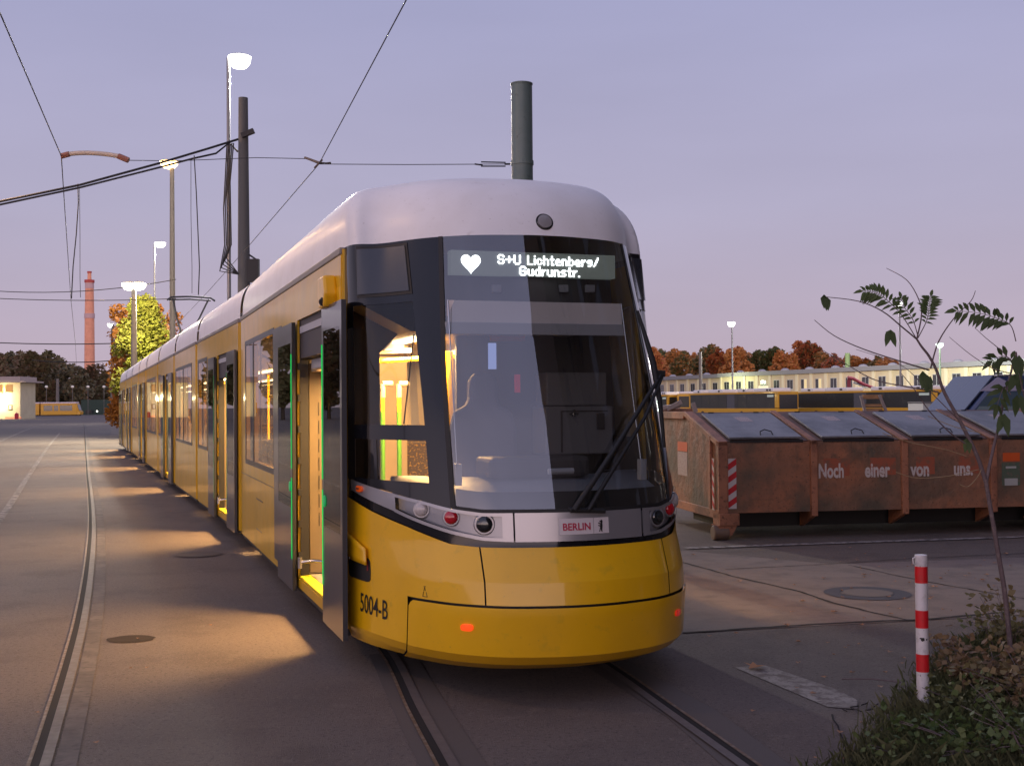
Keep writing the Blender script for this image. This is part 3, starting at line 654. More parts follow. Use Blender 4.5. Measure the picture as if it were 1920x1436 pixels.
rf = b.build('roof', WHT, tram, smooth=40, merge=True)
q_, z_ = 0, 3.09
# round sensor in the roof front
tt_ = min(lin(0, 1, 200), key=lambda t: abs(cap(0, t).z - 3.10)); p = cap(0, tt_); dq = cap(0, tt_ + .02) - cap(0, tt_ - .02); n = Vector((0, -dq.z, dq.y)).normalized()
q = MB(); q.lathe(p - n * .02, n, [(0, .062), (.022, .062), (.026, .056), (.018, .052)], 32); q.build('lamp_ring', RUB, rf, smooth=30)
q = MB(); q.lathe(p - n * .02, n, [(0, .052), (.030, .050), (.034, .03)], 32); q.build('roof_lamp', mat('grey lens', (.28, .27, .27), .3, coat=1), rf, smooth=40)
# ---- bodies
def fid(p):
    p = Vector(p)
    if p.x > 1.0 and p.z > 1.3: p.x *= 1 - .085 * min((p.z - 1.3) / 1.7, 1)
    return p
def rear(p):
    p = fid(p); a = .0288; y = p.y - 8.7
    return Vector((p.x * math.cos(a) - y * math.sin(a), 8.7 + p.x * math.sin(a) + y * math.cos(a), p.z))
def wall(name, m, u, s0, s1, z0, z1, ops, T, parent, th=0.0, sgn=1, edge=0):
    b = MB(T); ss = sorted({s0, s1, *[o[0] for o in ops], *[o[1] for o in ops]}); zs = sorted({z0, z1, *[o[2] for o in ops], *[o[3] for o in ops]})
    for a, c in zip(ss, ss[1:]):
        for e_, f in zip(zs, zs[1:]):
            ms, mz = (a + c) / 2, (e_ + f) / 2
            if any(o[0] < ms < o[1] and o[2] < mz < o[3] for o in ops): continue
            if sgn > 0: b.quad((u, a, e_), (u, c, e_), (u, c, f), (u, a, f))
            else: b.quad((u, c, e_), (u, a, e_), (u, a, f), (u, c, f))
    o = b.build(name, m, parent, merge=True)
    if th: md = o.modifiers.new('solid', 'SOLIDIFY'); md.thickness = th; md.offset = 0
    return o
def frame_(b, u, s0, s1, z0, z1, w):
    b.box(u - .004, u + .004, s0 - w, s0, z0 - w, z1 + w); b.box(u - .004, u + .004, s1, s1 + w, z0 - w, z1 + w)
    b.box(u - .0035, u + .0035, s0, s1, z0 - w, z0); b.box(u - .0035, u + .0035, s0, s1, z1, z1 + w)
FRM = mat('window border', (.016, .017, .02), .3, coat=.15, spec=.3)
def window(T, u, s0, s1, z0, z1, gl=GLT, mull=None):
    b = MB(T); frame_(b, u, s0, s1, z0, z1, .06)
    if mull: b.box(u - .006, u + .006, mull - .05, mull + .05, z0, z1)
    o = b.build('window', FRM, tram)
    b = MB(T); b.quad((u, s0, z0), (u, s1, z0), (u, s1, z1), (u, s0, z1)); b.build('pane', gl, o); return o
def door_leaf(T, u, s0, s1, lead, det=True):
    """dark glazed leaf slid open; lead is the s of its leading edge"""
    t = .035; z0, z1 = .22, 2.60; b = MB(T)
    gz0, gz1 = .95, 2.42; gs0, gs1 = s0 + .07, s1 - .07
    b.box(u - t / 2, u + t / 2, s0, s1, z0, gz0 - .0); b.box(u - t / 2, u + t / 2, s0, s1, gz1, z1)
    b.box(u - t / 2, u + t / 2, s0, gs0, gz0, gz1); b.box(u - t / 2, u + t / 2, gs1, s1, gz0, gz1)
    o = b.build('door_leaf', LEAFG, tram)
    b = MB(T); b.box(u - t / 2 + .001, u + t / 2 - .001, gs0, gs1, gz0, gz1); b.build('pane', GLD, o)
    e_ = 1 if lead > (s0 + s1) / 2 else -1; le = lead
    b = MB(T); b.box(u - .015, u + .015, *sorted((le, le + .018 * e_)), z0, z1); b.build('door_seal', RUB, o)
    b = MB(T); y0, y1 = sorted((le - .026 * e_, le - .018 * e_))
    for za, zb in ((.50, 1.22), (1.30, 2.32)): b.box(u - t / 2 - (.006 if det else .002), u - t / 2 - .0005, y0, y1, za, zb)
    b.build('light_strip', GRLED if det else GRLED2, o)
    if det:
        b = MB(T); cs = le - .11 * e_; b.lathe((u - t / 2 - .001, cs, 1.14), (-1, 0, 0), [(0, .045), (.008, .042), (.010, .03)], 16); b.build('door_button', mat('green button', (.01, .1, .05), .3, emis=(.02, .8, .2), estr=.3), o)
    return o
def doorway(T, s0, s1, det=True):
    """door header, jamb seals, sill step at the opening (left side)"""
    b = MB(T); b.box(-1.20, -1.0, s0, s1, 2.28, 2.62); hd = b.build('door_gear', CABD, tram)
    b = MB(T); b.box(-1.21, -1.19, s0 + .05, s1 - .05, 2.50, 2.56); b.build('gear_cover', CHR if False else CABL, hd)
    if det:
        b = MB(T); b.box(-1.12, -1.04, s1 - .75, s1 - .12, 2.18, 2.27); b.build('door_motor', CABL, hd, bevel=.01)
        b = MB(T); b.tube([(-1.14, s1 - .65, 2.40), (-1.14, s1 - .1, 2.42)], .03, 8); b.tube([(-1.16, s0 + .1, 2.36), (-1.16, s1 - .1, 2.36)], .012, 6); b.build('gear_rod', CHR, hd)
    b = MB(T); b.box(-1.205, -1.13, s0 - .10, s0 + .02, .30, 2.62); b.build('door_jamb', RUB, hd)
    b = MB(T); b.box(-1.205, -1.13, s1 - .02, s1 + .10, .30, 2.62)
    if det:
        for k in range(7): b.box(-1.225, -1.19, s1 - .035, s1 + .0, .5 + k * .28, .56 + k * .28)
    b.build('door_jamb', RUB, hd)
    b = MB(T); b.box(-1.215, -1.12, s0, s1, .335, .352); sl = b.build('sill', mat('yellow sill', (.8, .65, .02), .5), tram)
    b = MB(T); b.box(-1.12, -1.115, s0, s1, .33, .353); b.build('sill_gap', RUB, sl)
    if det:
        b = MB(T); b.tube([(-1.23, s1 - .05, .47), (-1.10, s1 - .12, .49), (-1.02, s1 - .35, .50)], [.02, .016, .012], 8); b.lathe((-1.22, s1 - .06, .47), (0, 0, 1), [(-.05, .022), (.05, .022)], 10); b.build('door_arm', CHR, hd, smooth=50)
    return hd
def area(name, T, u, s, z, sx, sy, power, col=(1, .56, .20), parent=tram):
    l = bpy.data.lights.new(name, 'AREA'); l.shape = 'RECTANGLE'; l.size = sx; l.size_y = sy; l.energy = power; l.color = col
    o = bpy.data.objects.new(name, l); C.objects.link(o); o.parent = parent; o.location = T((u, s, z)); o.rotation_euler = (0, 0, 0 if T is fid else .0288); return o
def module(T, s0, s1, left_ops, right_ops, roof=True, doors=(), wins=(), lit=1.0, det=False, ppole=True):
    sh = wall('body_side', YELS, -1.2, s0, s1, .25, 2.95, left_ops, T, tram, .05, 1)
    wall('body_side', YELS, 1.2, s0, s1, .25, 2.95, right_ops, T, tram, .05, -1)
    wall('inner_lining', BEI, -1.14, s0, s1, .35, 2.62, left_ops, T, tram, .01, 1); wall('inner_lining', BEI, 1.14, s0, s1, .35, 2.62, right_ops, T, tram, .01, -1)
    b = MB(T); b.quad((-1.14, s0, .35), (1.14, s0, .35), (1.14, s1, .35), (-1.14, s1, .35)); b.build('floor', FLO, tram)
    b = MB(T); b.quad((-1.14, s0, 2.62), (-1.14, s1, 2.62), (-.7, s1, 2.40), (-.7, s0, 2.40)); b.quad((-.7, s0, 2.40), (-.7, s1, 2.40), (.7, s1, 2.40), (.7, s0, 2.40)); b.quad((.7, s0, 2.40), (.7, s1, 2.40), (1.14, s1, 2.62), (1.14, s0, 2.62)); b.build('ceiling', mat('ceiling white', (.7, .64, .55), .5), tram)
    for u in (-.5, .5):
        b = MB(T); b.box(u - .05, u + .05, max(s0 + .15, 2.1), s1 - .15, 2.372, 2.39); b.build('ceiling_lamp', CEILL, tram)
    area('ceiling_light', T, -.1, (s0 + s1) / 2, 2.36, .9, (s1 - s0) * .8, 110 * (s1 - s0) / 5 * lit)
    b = MB(T); b.box(-1.235, -1.19, s0, s1, 2.95, 3.005); b.box(1.19, 1.235, s0, s1, 2.95, 3.005); b.build('gutter', mat('gutter grey', (.22, .2, .19), .5), tram, bevel=.01)
    b = MB(T); b.box(-1.0, 1.0, s0 + .2, s1 - .2, .12, .34); b.build('underframe', RUB, tram)
    b = MB(T); b.box(-1.205, -1.17, s0, s1, .20, .262); b.box(1.17, 1.205, s0, s1, .20, .262); b.build('skirt_edge', RUB, tram)
    if roof:
        b = MB(T)
        for sg in (-1, 1):
            b.grid(lambda v, t: Vector((sg * 1.2 * (1 - RIN * se(t)[1]), v, RZ0 + RH * se(t)[0])), [s0, s1], lin(0, 1, 14))
        b.quad((-1.2 * (1 - RIN), s0, RZ0 + RH), (1.2 * (1 - RIN), s0, RZ0 + RH), (1.2 * (1 - RIN), s1, RZ0 + RH), (-1.2 * (1 - RIN), s1, RZ0 + RH)); b.build('roof', WHT, tram, smooth=40, merge=True)
def gangway(T, s):
    b = MB(T)
    prof = [(-1.17, .3), (-1.17, 2.95)] + [(-1.17 * (1 - RIN * se(t)[1]), 2.97 + RH * se(t)[0]) for t in lin(0, 1, 10)]
    prof = prof + [(-x, z) for x, z in reversed(prof)]
    idx = []
    for k in range(9):
        kk = .0 if k % 2 == 0 else .035; ss = s - .15 + .30 * k / 8
        idx.append([b.av((x * (1 - kk), ss, z - kk)) for x, z in prof])
    for a, c in zip(idx, idx[1:]):
        for i in range(len(prof) - 1): b.f.append((a[i], a[i + 1], c[i + 1], c[i]))
    b.build('gangway_bellows', mat('bellows grey', (.58, .56, .58), .7), tram, smooth=30)
    for ds in (-.13, .13):
        b = MB(T); b.box(-1.212, -1.17, s + ds - .025, s + ds + .025, .25, 2.95); b.build('end_trim', YELS if ds > 0 else mat('white trim', (.6, .57, .57), .4), tram)
Z0W, Z1W = 1.22, 2.60
# front module
D1a, D1b = 2.10, 3.72
fl = [(D1a, D1b, .33, 2.62), (5.36, 7.10, Z0W, Z1W), (7.20, 7.95, Z0W, Z1W)]
fr_ = [(2.3, 3.8, Z0W - .2, Z1W), (5.36, 7.10, Z0W, Z1W), (7.2, 7.95, Z0W, Z1W)]
module(fid, 1.6, 8.53, fl, fr_, roof=False, det=True)
window(fid, -1.226, 5.36, 7.10, Z0W, Z1W); window(fid, -1.226, 7.20, 7.95, Z0W, Z1W)
b = MB(); b.box(-1.232, -1.222, 4.72, 5.30, .32, 2.64); b.build('dark_side_panel', LEAFG, tram)
for s_ in fr_: window(fid, 1.226, *s_)
door_leaf(fid, -1.262, 1.30, 2.12, 2.12); door_leaf(fid, -1.262, 3.70, 4.68, 3.70); doorway(fid, D1a, D1b)
yb = MB(); yb.box(-1.215, -1.16, 1.585, 1.66, .25, 2.99); yb.build('corner_post', YEL, tram)
# fine joint lines on the side panels
b = MB(); b.box(-1.2275, -1.2245, 6.3, 6.9, .80, .812); b.box(-1.2275, -1.2245, 6.4, 6.9, .46, .468); b.box(-1.2275, -1.2245, 5.34, 8.5, 1.02, 1.026); b.build('panel_joint', DGR, tram)
# camera housing on the front module
p = LU(606, 548, -1.3)
b = MB(); b.prism([(-1.22, p.y - .10, p.z + .12), (-1.22, p.y + .14, p.z + .12), (-1.22, p.y + .16, p.z - .02), (-1.22, p.y + .10, p.z - .12), (-1.22, p.y - .12, p.z - .12), (-1.22, p.y - .16, p.z - .02)], (-.10, 0, 0)); ch = b.build('camera_housing', YEL, tram, bevel=.02)
b = MB(); b.lathe((-1.30, p.y - .06, p.z - .07), (-.5, -.7, -.3), [(0, .035), (.04, .03), (.045, .02)], 14); b.build('camera_lens', RUB, ch)
b = MB(); b.box(-1.228, -1.218, p.y - .28, p.y + .1, p.z - .1, p.z + .02); b.build('base_plate', YEL, ch, bevel=.004)
# partition screen seen through the front door
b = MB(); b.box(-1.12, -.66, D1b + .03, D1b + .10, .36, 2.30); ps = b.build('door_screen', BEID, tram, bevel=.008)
b = MB()
for k in range(7): b.box(-1.035, -1.028, D1b + .026, D1b + .031, .78 + k * .165, .90 + k * .165)
b.build('vent_slot', RUB, ps)
b = MB()
for zz in (.45, .80, 1.05, 1.33, 1.68): b.lathe((-.985, D1b + .03, zz), (0, -1, 0), [(0, .013), (.008, .009)], 10)
b.lathe((-.965, D1b + .03, 1.67), (0, -1, 0), [(0, .03), (.01, .026), (.012, .012)], 14); b.build('screw', CHR, ps, smooth=40)
b = MB(); b.box(-.95, -.86, D1b + .022, D1b + .031, .38, .75); b.build('label_plate', BEI, ps)
b = MB(); b.box(-1.10, -.60, D1b - .25, D1b + .05, 2.16, 2.24); b.build('top_duct', BEI, ps, bevel=.01)
# saloon fittings seen through the cab
def pole(T, a, c, r, m, nm='handrail', par=tram):
    b = MB(T); b.tube([a, c], r, 10); return b.build(nm, m, par, smooth=60)
pa, pb = LS(716, 680, 3.2), LS(795, 668, 3.2); pole(fid, (pa.x - .2, 3.2, pa.z), (pb.x + .3, 3.2, pb.z), .022, YPO)
for px in (717, 748):
    a_ = LS(px, 745, 3.4); hr = pole(fid, (a_.x, 3.4, a_.z), (a_.x, 3.4, 1.42), .02, YPO); pole(fid, (a_.x, 3.4, 1.80), (a_.x, 3.4, 1.2), .021, GRNP, 'grip_sleeve', hr)
    pole(fid, (a_.x, 3.4, a_.z), (a_.x, 3.4, a_.z + .12), .026, BEI, 'pole_elbow', hr); pole(fid, (a_.x, 3.4, a_.z + .12), (a_.x + .09, 3.4, a_.z + .12), .026, BEI, 'pole_elbow', hr)
a_ = LS(838, 745, 2.6); pole(fid, (a_.x, 2.6, .36), (a_.x, 2.6, 2.3), .055, YPO)
a_ = LS(620, 745, 2.9); pole(fid, (-1.02, 2.5, .4), (-1.02, 2.5, 2.3), .02, YPO)
# beige inner wall with grooves, vent panel brightened by its own emission and ceiling hatch behind the cab
b = MB(); b.box(-.80, .10, 5.05, 5.09, .36, 2.40); iw = b.build('saloon_bulkhead', BEI, tram)
b = MB()
for k in range(7): b.box(-.50 + k * .035, -.492 + k * .035, 5.035, 5.049, .5, 2.2)
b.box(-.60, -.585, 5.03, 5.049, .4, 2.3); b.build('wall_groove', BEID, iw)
b = MB(); a0, a1, a2, a3 = LS(716, 662, 2.9), LS(754, 618, 2.9), LS(760, 654, 2.9), LS(722, 658, 2.9)
b.prism([LS(708, 664, 2.9), LS(764, 600, 2.9), LS(790, 600, 2.9), LS(772, 661, 2.9)], (0, .03, 0)); hp_ = b.build('ceiling_hatch', BEI, tram)
b = MB(); b.prism([LS(720, 657, 2.89), LS(750, 624, 2.89), LS(759, 624, 2.89), LS(757, 657, 2.89)], (0, -.01, 0)); b.build('glowing_panel', mat('glowing white panel', (.7, .7, .68), .4, emis=(1, .95, .85), estr=.5), hp_)
b = MB(); b.lathe(LS(768, 650, 2.895), (0, -1, 0), [(0, .014), (.008, .012)], 12); b.build('hatch_lock', DGR, hp_)
area('vestibule_light', fid, -.35, 2.9, 2.34, .35, .9, 300)
# passenger seats inside the first modules
def pseat(T, u, s):
    b = MB(T); b.box(u - .42, u + .42, s, s + .42, .72, .80); o = b.build('passenger_seat', SEATP, tram, bevel=.02)
    b = MB(T); b.box(u - .42, u + .42, s + .40, s + .48, .78, 1.45); b.build('seat_back', SEATP, o, bevel=.02)
    b = MB(T); b.box(u - .3, u + .3, s + .1, s + .4, .36, .72); b.build('seat_base', BEI, o)
for s_ in (5.5, 6.5, 7.4): pseat(fid, -.68, s_); pseat(fid, .68, s_)
pole(fid, (-.35, 6.2, .36), (-.35, 6.2, 2.35), .02, YPO); pole(fid, (-.35, 7.4, .36), (-.35, 7.4, 2.35), .02, YPO); pole(fid, (-.9, 5.5, 1.98), (-.9, 8.2, 1.98), .018, YPO)

# rear modules, in the frame that bends at the first gangway
R0 = 8.7
gaps = [0, 5.7, 10.5, 15.6, 20.7, 25.0, 29.8, 34.6, 41.0]
for i, (a, c) in enumerate(zip(gaps, gaps[1:])):
    gangway(rear, R0 + a)
    s0, s1 = R0 + a + .16, R0 + c - .16
    if i == 7: s1 = R0 + c
    L = []
    if i % 2 == 0:
        d0, d1 = a + 1.0, a + 2.55; L.append((R0 + d0, R0 + d1, .33, 2.62)); w0, w1 = a + 4.0, c - .35
        if w1 - w0 > .5: L.append((R0 + w0, R0 + w1, Z0W, Z1W))
    else:
        w0, w1 = a + .9, c - .5; mid = (w0 + w1) / 2; L += [(R0 + w0, R0 + mid - .05, Z0W, Z1W), (R0 + mid + .05, R0 + w1, Z0W, Z1W)]
        if i == 7: L = [(R0 + a + .9, R0 + a + 2.4, Z0W, Z1W), (R0 + c - 2.6, R0 + c - 1.1, .33, 2.62)]
    Rr = [(R0 + a + .9, R0 + c - .6, Z0W, Z1W)]
    module(rear, s0, s1, L, Rr, lit=1.0)
    for o_ in L:
        if o_[2] < 1:
            doorway(rear, o_[0], o_[1], det=i < 2); area('vestibule_light', rear, -.35, (o_[0] + o_[1]) / 2, 2.34, .35, .9, 300)
            wl = .82 if i < 3 else .7
            door_leaf(rear, -1.262, o_[0] - wl, o_[0] + .02, o_[0] + .02, det=False); door_leaf(rear, -1.262, o_[1] - .02, o_[1] + wl, o_[1] - .02, det=False)
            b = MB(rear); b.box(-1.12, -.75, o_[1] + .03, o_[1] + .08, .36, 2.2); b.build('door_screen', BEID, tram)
        else: window(rear, -1.226, *o_)
    window(rear, 1.226, *Rr[0])
    if i < 3:
        for k in range(2): pseat(rear, .68, R0 + a + 1.2 + k * 1.3)
        pole(rear, (-.4, R0 + a + 3.0, .36), (-.4, R0 + a + 3.0, 2.35), .02, YPO)
b = MB(rear); b.box(-1.18, 1.18, R0 + 40.95, R0 + 41.3, .3, 2.95); b.box(-1.0, 1.0, R0 + 40.9, R0 + 41.6, .25, 1.2); b.build('tail', YELS, tram, bevel=.05)
b = MB(rear); b.box(-1.1, 1.1, R0 + 40.9, R0 + 41.25, 2.95, 3.45); b.build('tail_roof', WHT, tram, bevel=.1)
# wheels
for u in (-.72, .72):
    for s_ in (2.6, 4.3): 
        b = MB(); b.lathe((u - .05, s_, .31), (1, 0, 0), [(0, .30), (.1, .30)], 24); b.build('wheel', DGR, tram)
# pantograph
pg = MB(rear); ps_ = R0 + 20.0; pc = .1
pr_ = lambda u, s, z: (u, s, z)
def PT(px, py, s): return None
pg.tube([(-.68, ps_, 4.96), (-.55, ps_, 5.05), (0, ps_, 5.08), (.55, ps_, 5.05), (.68, ps_, 4.96)], .03, 6); pg.tube([(-.6, ps_ + .35, 5.0), (0, ps_ + .35, 5.03), (.6, ps_ + .35, 5.0)], .026, 6); po = pg.build('pantograph', DGR, tram, smooth=60)
b = MB(rear); b.tube([(-.5, ps_ + .1, 5.0), (-.32, ps_ + 1.0, 4.5), (-.10, ps_ + 1.9, 4.05)], .03, 6); b.tube([(.5, ps_ + .1, 5.0), (.32, ps_ + 1.0, 4.5), (.10, ps_ + 1.9, 4.05)], .03, 6); b.build('upper_arm', DGR, po)
b = MB(rear); b.tube([(0, ps_ + 1.9, 4.05), (0, ps_ + .2, 3.50)], .045, 6); b.box(-.45, .45, ps_ - .3, ps_ + .6, 3.5, 3.56); b.build('lower_arm', DGR, po)

# ---------------------------------------------------------------- container
CO = Vector((2.80, 16.05, 0)); CA = math.radians(9)
ct = thing('waste_container', 'long rusty orange waste container with grey flip lids and white lettering', 'container', CO, CA)
ORA = mat('orange container paint', (.34, .14, .07), .65, noise=[(.7, (.21, .115, .07), .40, .60), (1.5, (.10, .08, .055), .46, .64), (5, (.16, .09, .055), .52, .70), (11, (.38, .2, .12), .64, .76), (35, (.07, .04, .028), .58, .68)], bump=(5, .9, .03))
ORE = mat('orange rib paint', (.36, .155, .085), .6, noise=[(2, (.17, .075, .045), .42, .66), (22, (.085, .04, .025), .55, .7)])
BRN = mat('brown lid rim', (.10, .05, .035), .6, noise=[(6, (.16, .07, .04), .5, .7)])
GLID = mat('grey lid', (.24, .25, .275), .55, noise=[(1.5, (.13, .14, .16), .4, .65), (8, (.24, .25, .27), .56, .72), (50, (.1, .1, .11), .62, .7)], bump=(3, .5, .02))
CLn, CD = 6.75, 2.95
pr2 = [(0, .36), (0, 1.31), (1.45, 1.70), (CD, 1.70), (CD, .36)]
b = MB(); b.prism([(0, y, z) for y, z in pr2], (CLn, 0, 0)); b.build('body', ORA, ct)
sl_ = (1.70 - 1.31) / 1.45
for x0, x1 in [(-.03, .10)] + [(1.33 * k - .04, 1.33 * k + .05) for k in range(1, 5)] + [(CLn - .1, CLn + .03)]:
    b = MB(); b.box(x0, x1, -.06, .0, .30, 1.33)
    b.prism([(x0, -.06, 1.27), (x0, -.06, 1.335), (x0, 1.45, 1.735), (x0, 1.45, 1.665)], (x1 - x0, 0, 0)); b.build('rib', ORE, ct, bevel=.006)
b = MB(); b.box(-.03, .0, -.06, CD, .28, .40); b.box(-.04, .0, .28, .36, .4, 1.40); b.box(-.035, 0, 1.5, CD, 1.62, 1.73)
b.prism([(-.035, 0, 1.27), (-.035, 0, 1.34), (-.035, 1.5, 1.74), (-.035, 1.5, 1.67)], (.035, 0, 0)); b.build('end_rail', ORE, ct, bevel=.006)
b = MB()
for k in range(5): b.prism([(1.33 * k + (.1 if k == 0 else .05), .02, 1.318), (1.33 * k + (.1 if k == 0 else .05), 1.44, 1.705), (1.33 * (k + 1) - .05, 1.44, 1.705), (1.33 * (k + 1) - .05, .02, 1.318)], (0, -.003, .012))
b.build('roof_plate', BRN, ct)
LBL = mat('lid label', (.42, .36, .36), .6, noise=[(60, (.3, .2, .2), .5, .6)])
for k in range(5):
    x0, x1 = 1.33 * k + .16, 1.33 * (k + 1) - .13
    def LQ(x, t, h_=0): return Vector((x, t * 1.45, 1.31 + sl_ * t * 1.45 + .03 + h_))
    b = MB(); b.prism([LQ(x0, .04), LQ(x1, .04), LQ(x1, .86), LQ(x0, .86)], (0, -.012, .03)); o = b.build('lid', GLID, ct, bevel=.006)
    b = MB(); xm = (x0 + x1) / 2 + .05; b.tube([LQ(xm - .09, .09, .03), LQ(xm - .08, .12, .07), LQ(xm, .15, .085), LQ(xm + .08, .12, .07), LQ(xm + .09, .09, .03)], .008, 6); b.build('handle', RUB, o)
    b = MB(); b.prism([LQ(xm - .13, .55, .033), LQ(xm + .06, .55, .033), LQ(xm + .04, .70, .033), LQ(xm - .17, .70, .033)], (0, 0, .002)); b.build('label', LBL, o)
    b = MB(); b.box(x0, x1, .0, .05, 1.30, 1.345); b.build('lid_edge', RUB, o)
    b = MB()
    for xx in (x0 + .15, x1 - .2): b.tube([LQ(xx - .04, .87, .03), LQ(xx + .04, .87, .03)], .014, 6)
    b.build('hinge', RUB, o)
WTX = mat('white lettering', (.55, .50, .47), .6, noise=[(25, (.25, .14, .1), .58, .66)]); OPL = mat('orange backing sticker', (.33, .09, .045), .65, noise=[(8, (.2, .10, .06), .46, .62)])
for i_, (tx, x, wd) in enumerate((('Noch', 1.44, .37), ('einer', 2.12, .37), ('von', 2.80, .27), ('uns.', 3.44, .29))):
    vs, fs = text_mesh(tx, 1, 1, .02); ww = max(v.x for v in vs)
    text_obj('lettering', tx, .27, wd / ww / .27, .009, lambda X, Y: (x + X - .03, -.006, .82 + Y), WTX, ct)
    b = MB(); b.quad((x + .05, -.003, .84), (x + wd + .06, -.003, .84), (x + wd + .06, -.003, 1.08), (x + .05, -.003, 1.08)); b.build('sticker', OPL, ct)
def hazard(ax, name, x0, x1, z0, z1, fn, par, n=5, fl=1):
    wb = MB(); wb.poly([fn(x0, z0, 0), fn(x1, z0, 0), fn(x1, z1, 0), fn(x0, z1, 0)]); o = wb.build(name, mat('hazard white', (.55, .52, .5), .5), par)
    rb = MB(); hgt = (z1 - z0) / n; 
    for k in range(n):
        za = z0 + hgt * k + hgt * .05
        rb.poly([fn(x0, min(za, z1), 1), fn(x1, min(max(za + hgt * .45 * fl, z0), z1), 1), fn(x1, min(max(za + hgt * (.5 + .45 * fl), z0), z1), 1), fn(x0, min(za + hgt * .5, z1), 1)])
    rb.build('red_stripe', mat('hazard red', (.5, .015, .02), .5), o)
hazard(0, 'hazard_marking', .12, .235, .42, 1.10, lambda x, z, k: (x, -.010 - .003 * k, z), ct, 4)
hazard(0, 'hazard_marking', .04, .13, .40, 1.10, lambda y, z, k: (-.045 - .003 * k, y + .05, z), ct, 5)
b = MB(); b.quad((-.005, 1.42, 1.14), (-.005, 1.9, 1.14), (-.005, 1.9, 1.28), (-.005, 1.42, 1.28)); b.build('sticker', mat('bright orange sticker', (.6, .10, .02), .5), ct)
b = MB(); b.quad((-.005, 1.42, .78), (-.005, 1.9, .78), (-.005, 1.9, 1.13), (-.005, 1.42, 1.13)); b.build('sticker', LBL, ct)
b = MB(); b.quad((4.16, -.006, 1.0), (4.42, -.006, 1.0), (4.42, -.006, 1.12), (4.16, -.006, 1.12)); b.build('sticker', mat('bright orange sticker', (.6, .1, .02), .5), ct)
gs_ = MB(); gs_.quad((4.14, -.006, .66), (4.42, -.006, .66), (4.42, -.006, .98), (4.14, -.006, .98)); gs_ = gs_.build('sticker', mat('green sticker', (.08, .12, .08), .6, noise=[(20, (.14, .12, .09), .5, .64)]), ct)
b = MB(); b.quad((4.18, -.009, .66), (4.38, -.009, .66), (4.38, -.009, .76), (4.18, -.009, .76)); b.quad((4.2, -.009, .90), (4.36, -.009, .90), (4.36, -.009, .93), (4.2, -.009, .93)); b.build('sticker_print', mat('sticker white', (.4, .42, .4), .5), gs_)
for x in (.25, 4.9):
    b = MB(); b.box(x - .28, x - .0, -.08, .2, .20, .36); b.prism([(x - .22, -.06, .06), (x - .10, -.06, .06), (x - .02, -.06, .2), (x - .30, -.06, .2)], (0, .3, 0)); b.build('foot', ORE, ct, bevel=.006)
for k in range(1, 5): b = MB(); b.prism([(1.33 * k - .03, -.05, .36), (1.33 * k - .03, -.05, .30), (1.33 * k - .03, .4, .12), (1.33 * k - .03, .4, .36)], (.06, 0, 0)); b.build('foot', ORE, ct, bevel=.006)
b = MB(); b.box(0.2, CLn, .5, 1.8, .12, .36); b.build('skid_frame', RUB, ct)
for x in (.02, 4.8): 
    b = MB(); b.lathe((x - .12, .02, .10), (1, 0, 0), [(0, .09), (.01, .10), (.2, .10), (.21, .09)], 20); b.build('roller', mat('worn roller', (.16, .11, .08), .6), ct, smooth=40)

# ---------------------------------------------------------------- bollard
bp_ = G(1731, 1330); bo = thing('bollard', 'thin red and white striped bollard beside the grass', 'bollard', bp_, 0)
RW, RR = mat('bollard white', (.66, .63, .63), .4, noise=[(18, (.5, .47, .46), .5, .7), (45, (.12, .1, .09), .66, .70)]), mat('bollard red', (.62, .012, .02), .35, noise=[(20, (.5, .02, .02), .5, .7)])
def zz(py): return AT(1728, py, bp_.y).z
r_ = .0365
b = MB(); b.tube([(0, 0, 0), (0, 0, zz(1041))], r_, 24); b.lathe((0, 0, zz(1041)), (0, 0, 1), [(0, r_), (.004, r_ * .95), (.006, r_ * .6)], 24); b.build('post', RW, bo, smooth=50)
for a_, c_ in ((1092, 1061), (1176, 1143), (1258, 1225)):
    b = MB(); b.tube([(0, 0, zz(a_)), (0, 0, zz(c_))], r_ + .0012, 24); b.build('red_band', RR, bo, smooth=50)
b = MB(); b.tube([(-r_, -.01, zz(1043)), (-r_ - .016, -.01, zz(1046)), (-r_ - .014, -.01, zz(1056)), (-r_, -.01, zz(1056))], .004, 6); b.build('chain_eye', RW, bo)
b = MB(); b.obox((-.055, 0, .02), (1, 0, .3), (0, 1, 0), (-.3, 0, 1), .03, .02, .006); b.build('base_tab', RW, bo)
b = MB()
for k in range(9):
    an = -PI / 2 + random.uniform(-.55, .45); zc = zz(1197) + random.uniform(-.012, .012)
    b.obox(((r_ + .0008) * math.cos(an), (r_ + .0008) * math.sin(an), zc), (-math.sin(an), math.cos(an), 0), (math.cos(an), math.sin(an), 0), (0, 0, 1), random.uniform(.003, .009), .0008, random.uniform(.002, .005))
b.build('black_smudge', PB, bo)

# ---------------------------------------------------------------- masts, lamps and wires
CPOL = mat('concrete mast', (.16, .145, .13), .8, noise=[(3, (.2, .18, .165), .45, .65)], bump=(40, .3, .005)); GPOL = mat('green mast paint', (.12, .17, .16), .5, noise=[(1.5, (.15, .20, .19), .42, .62), (11, (.09, .12, .11), .6, .72)])
SPOL = mat('galvanised post', (.22, .22, .23), .45, metal=.5)
CABLE = mat('black cable', (.02, .02, .022), .6)
def mast(label, px, pyt, Y, w, m, name='catenary_mast', cat='mast', taper=.8, group=None):
    p = AT(px, pyt, Y); t = thing(name, label, cat, (p.x, p.y, 0), 0, group); b = MB(); b.tube([(0, 0, 0), (0, 0, p.z)], [w / 2, w / 2 * taper], 20); b.build('post', m, t, smooth=50); return t, p
gm, gp = mast('dark green round mast rising behind the tram roof', 978, 160, 17, .315, GPOL, taper=.97)
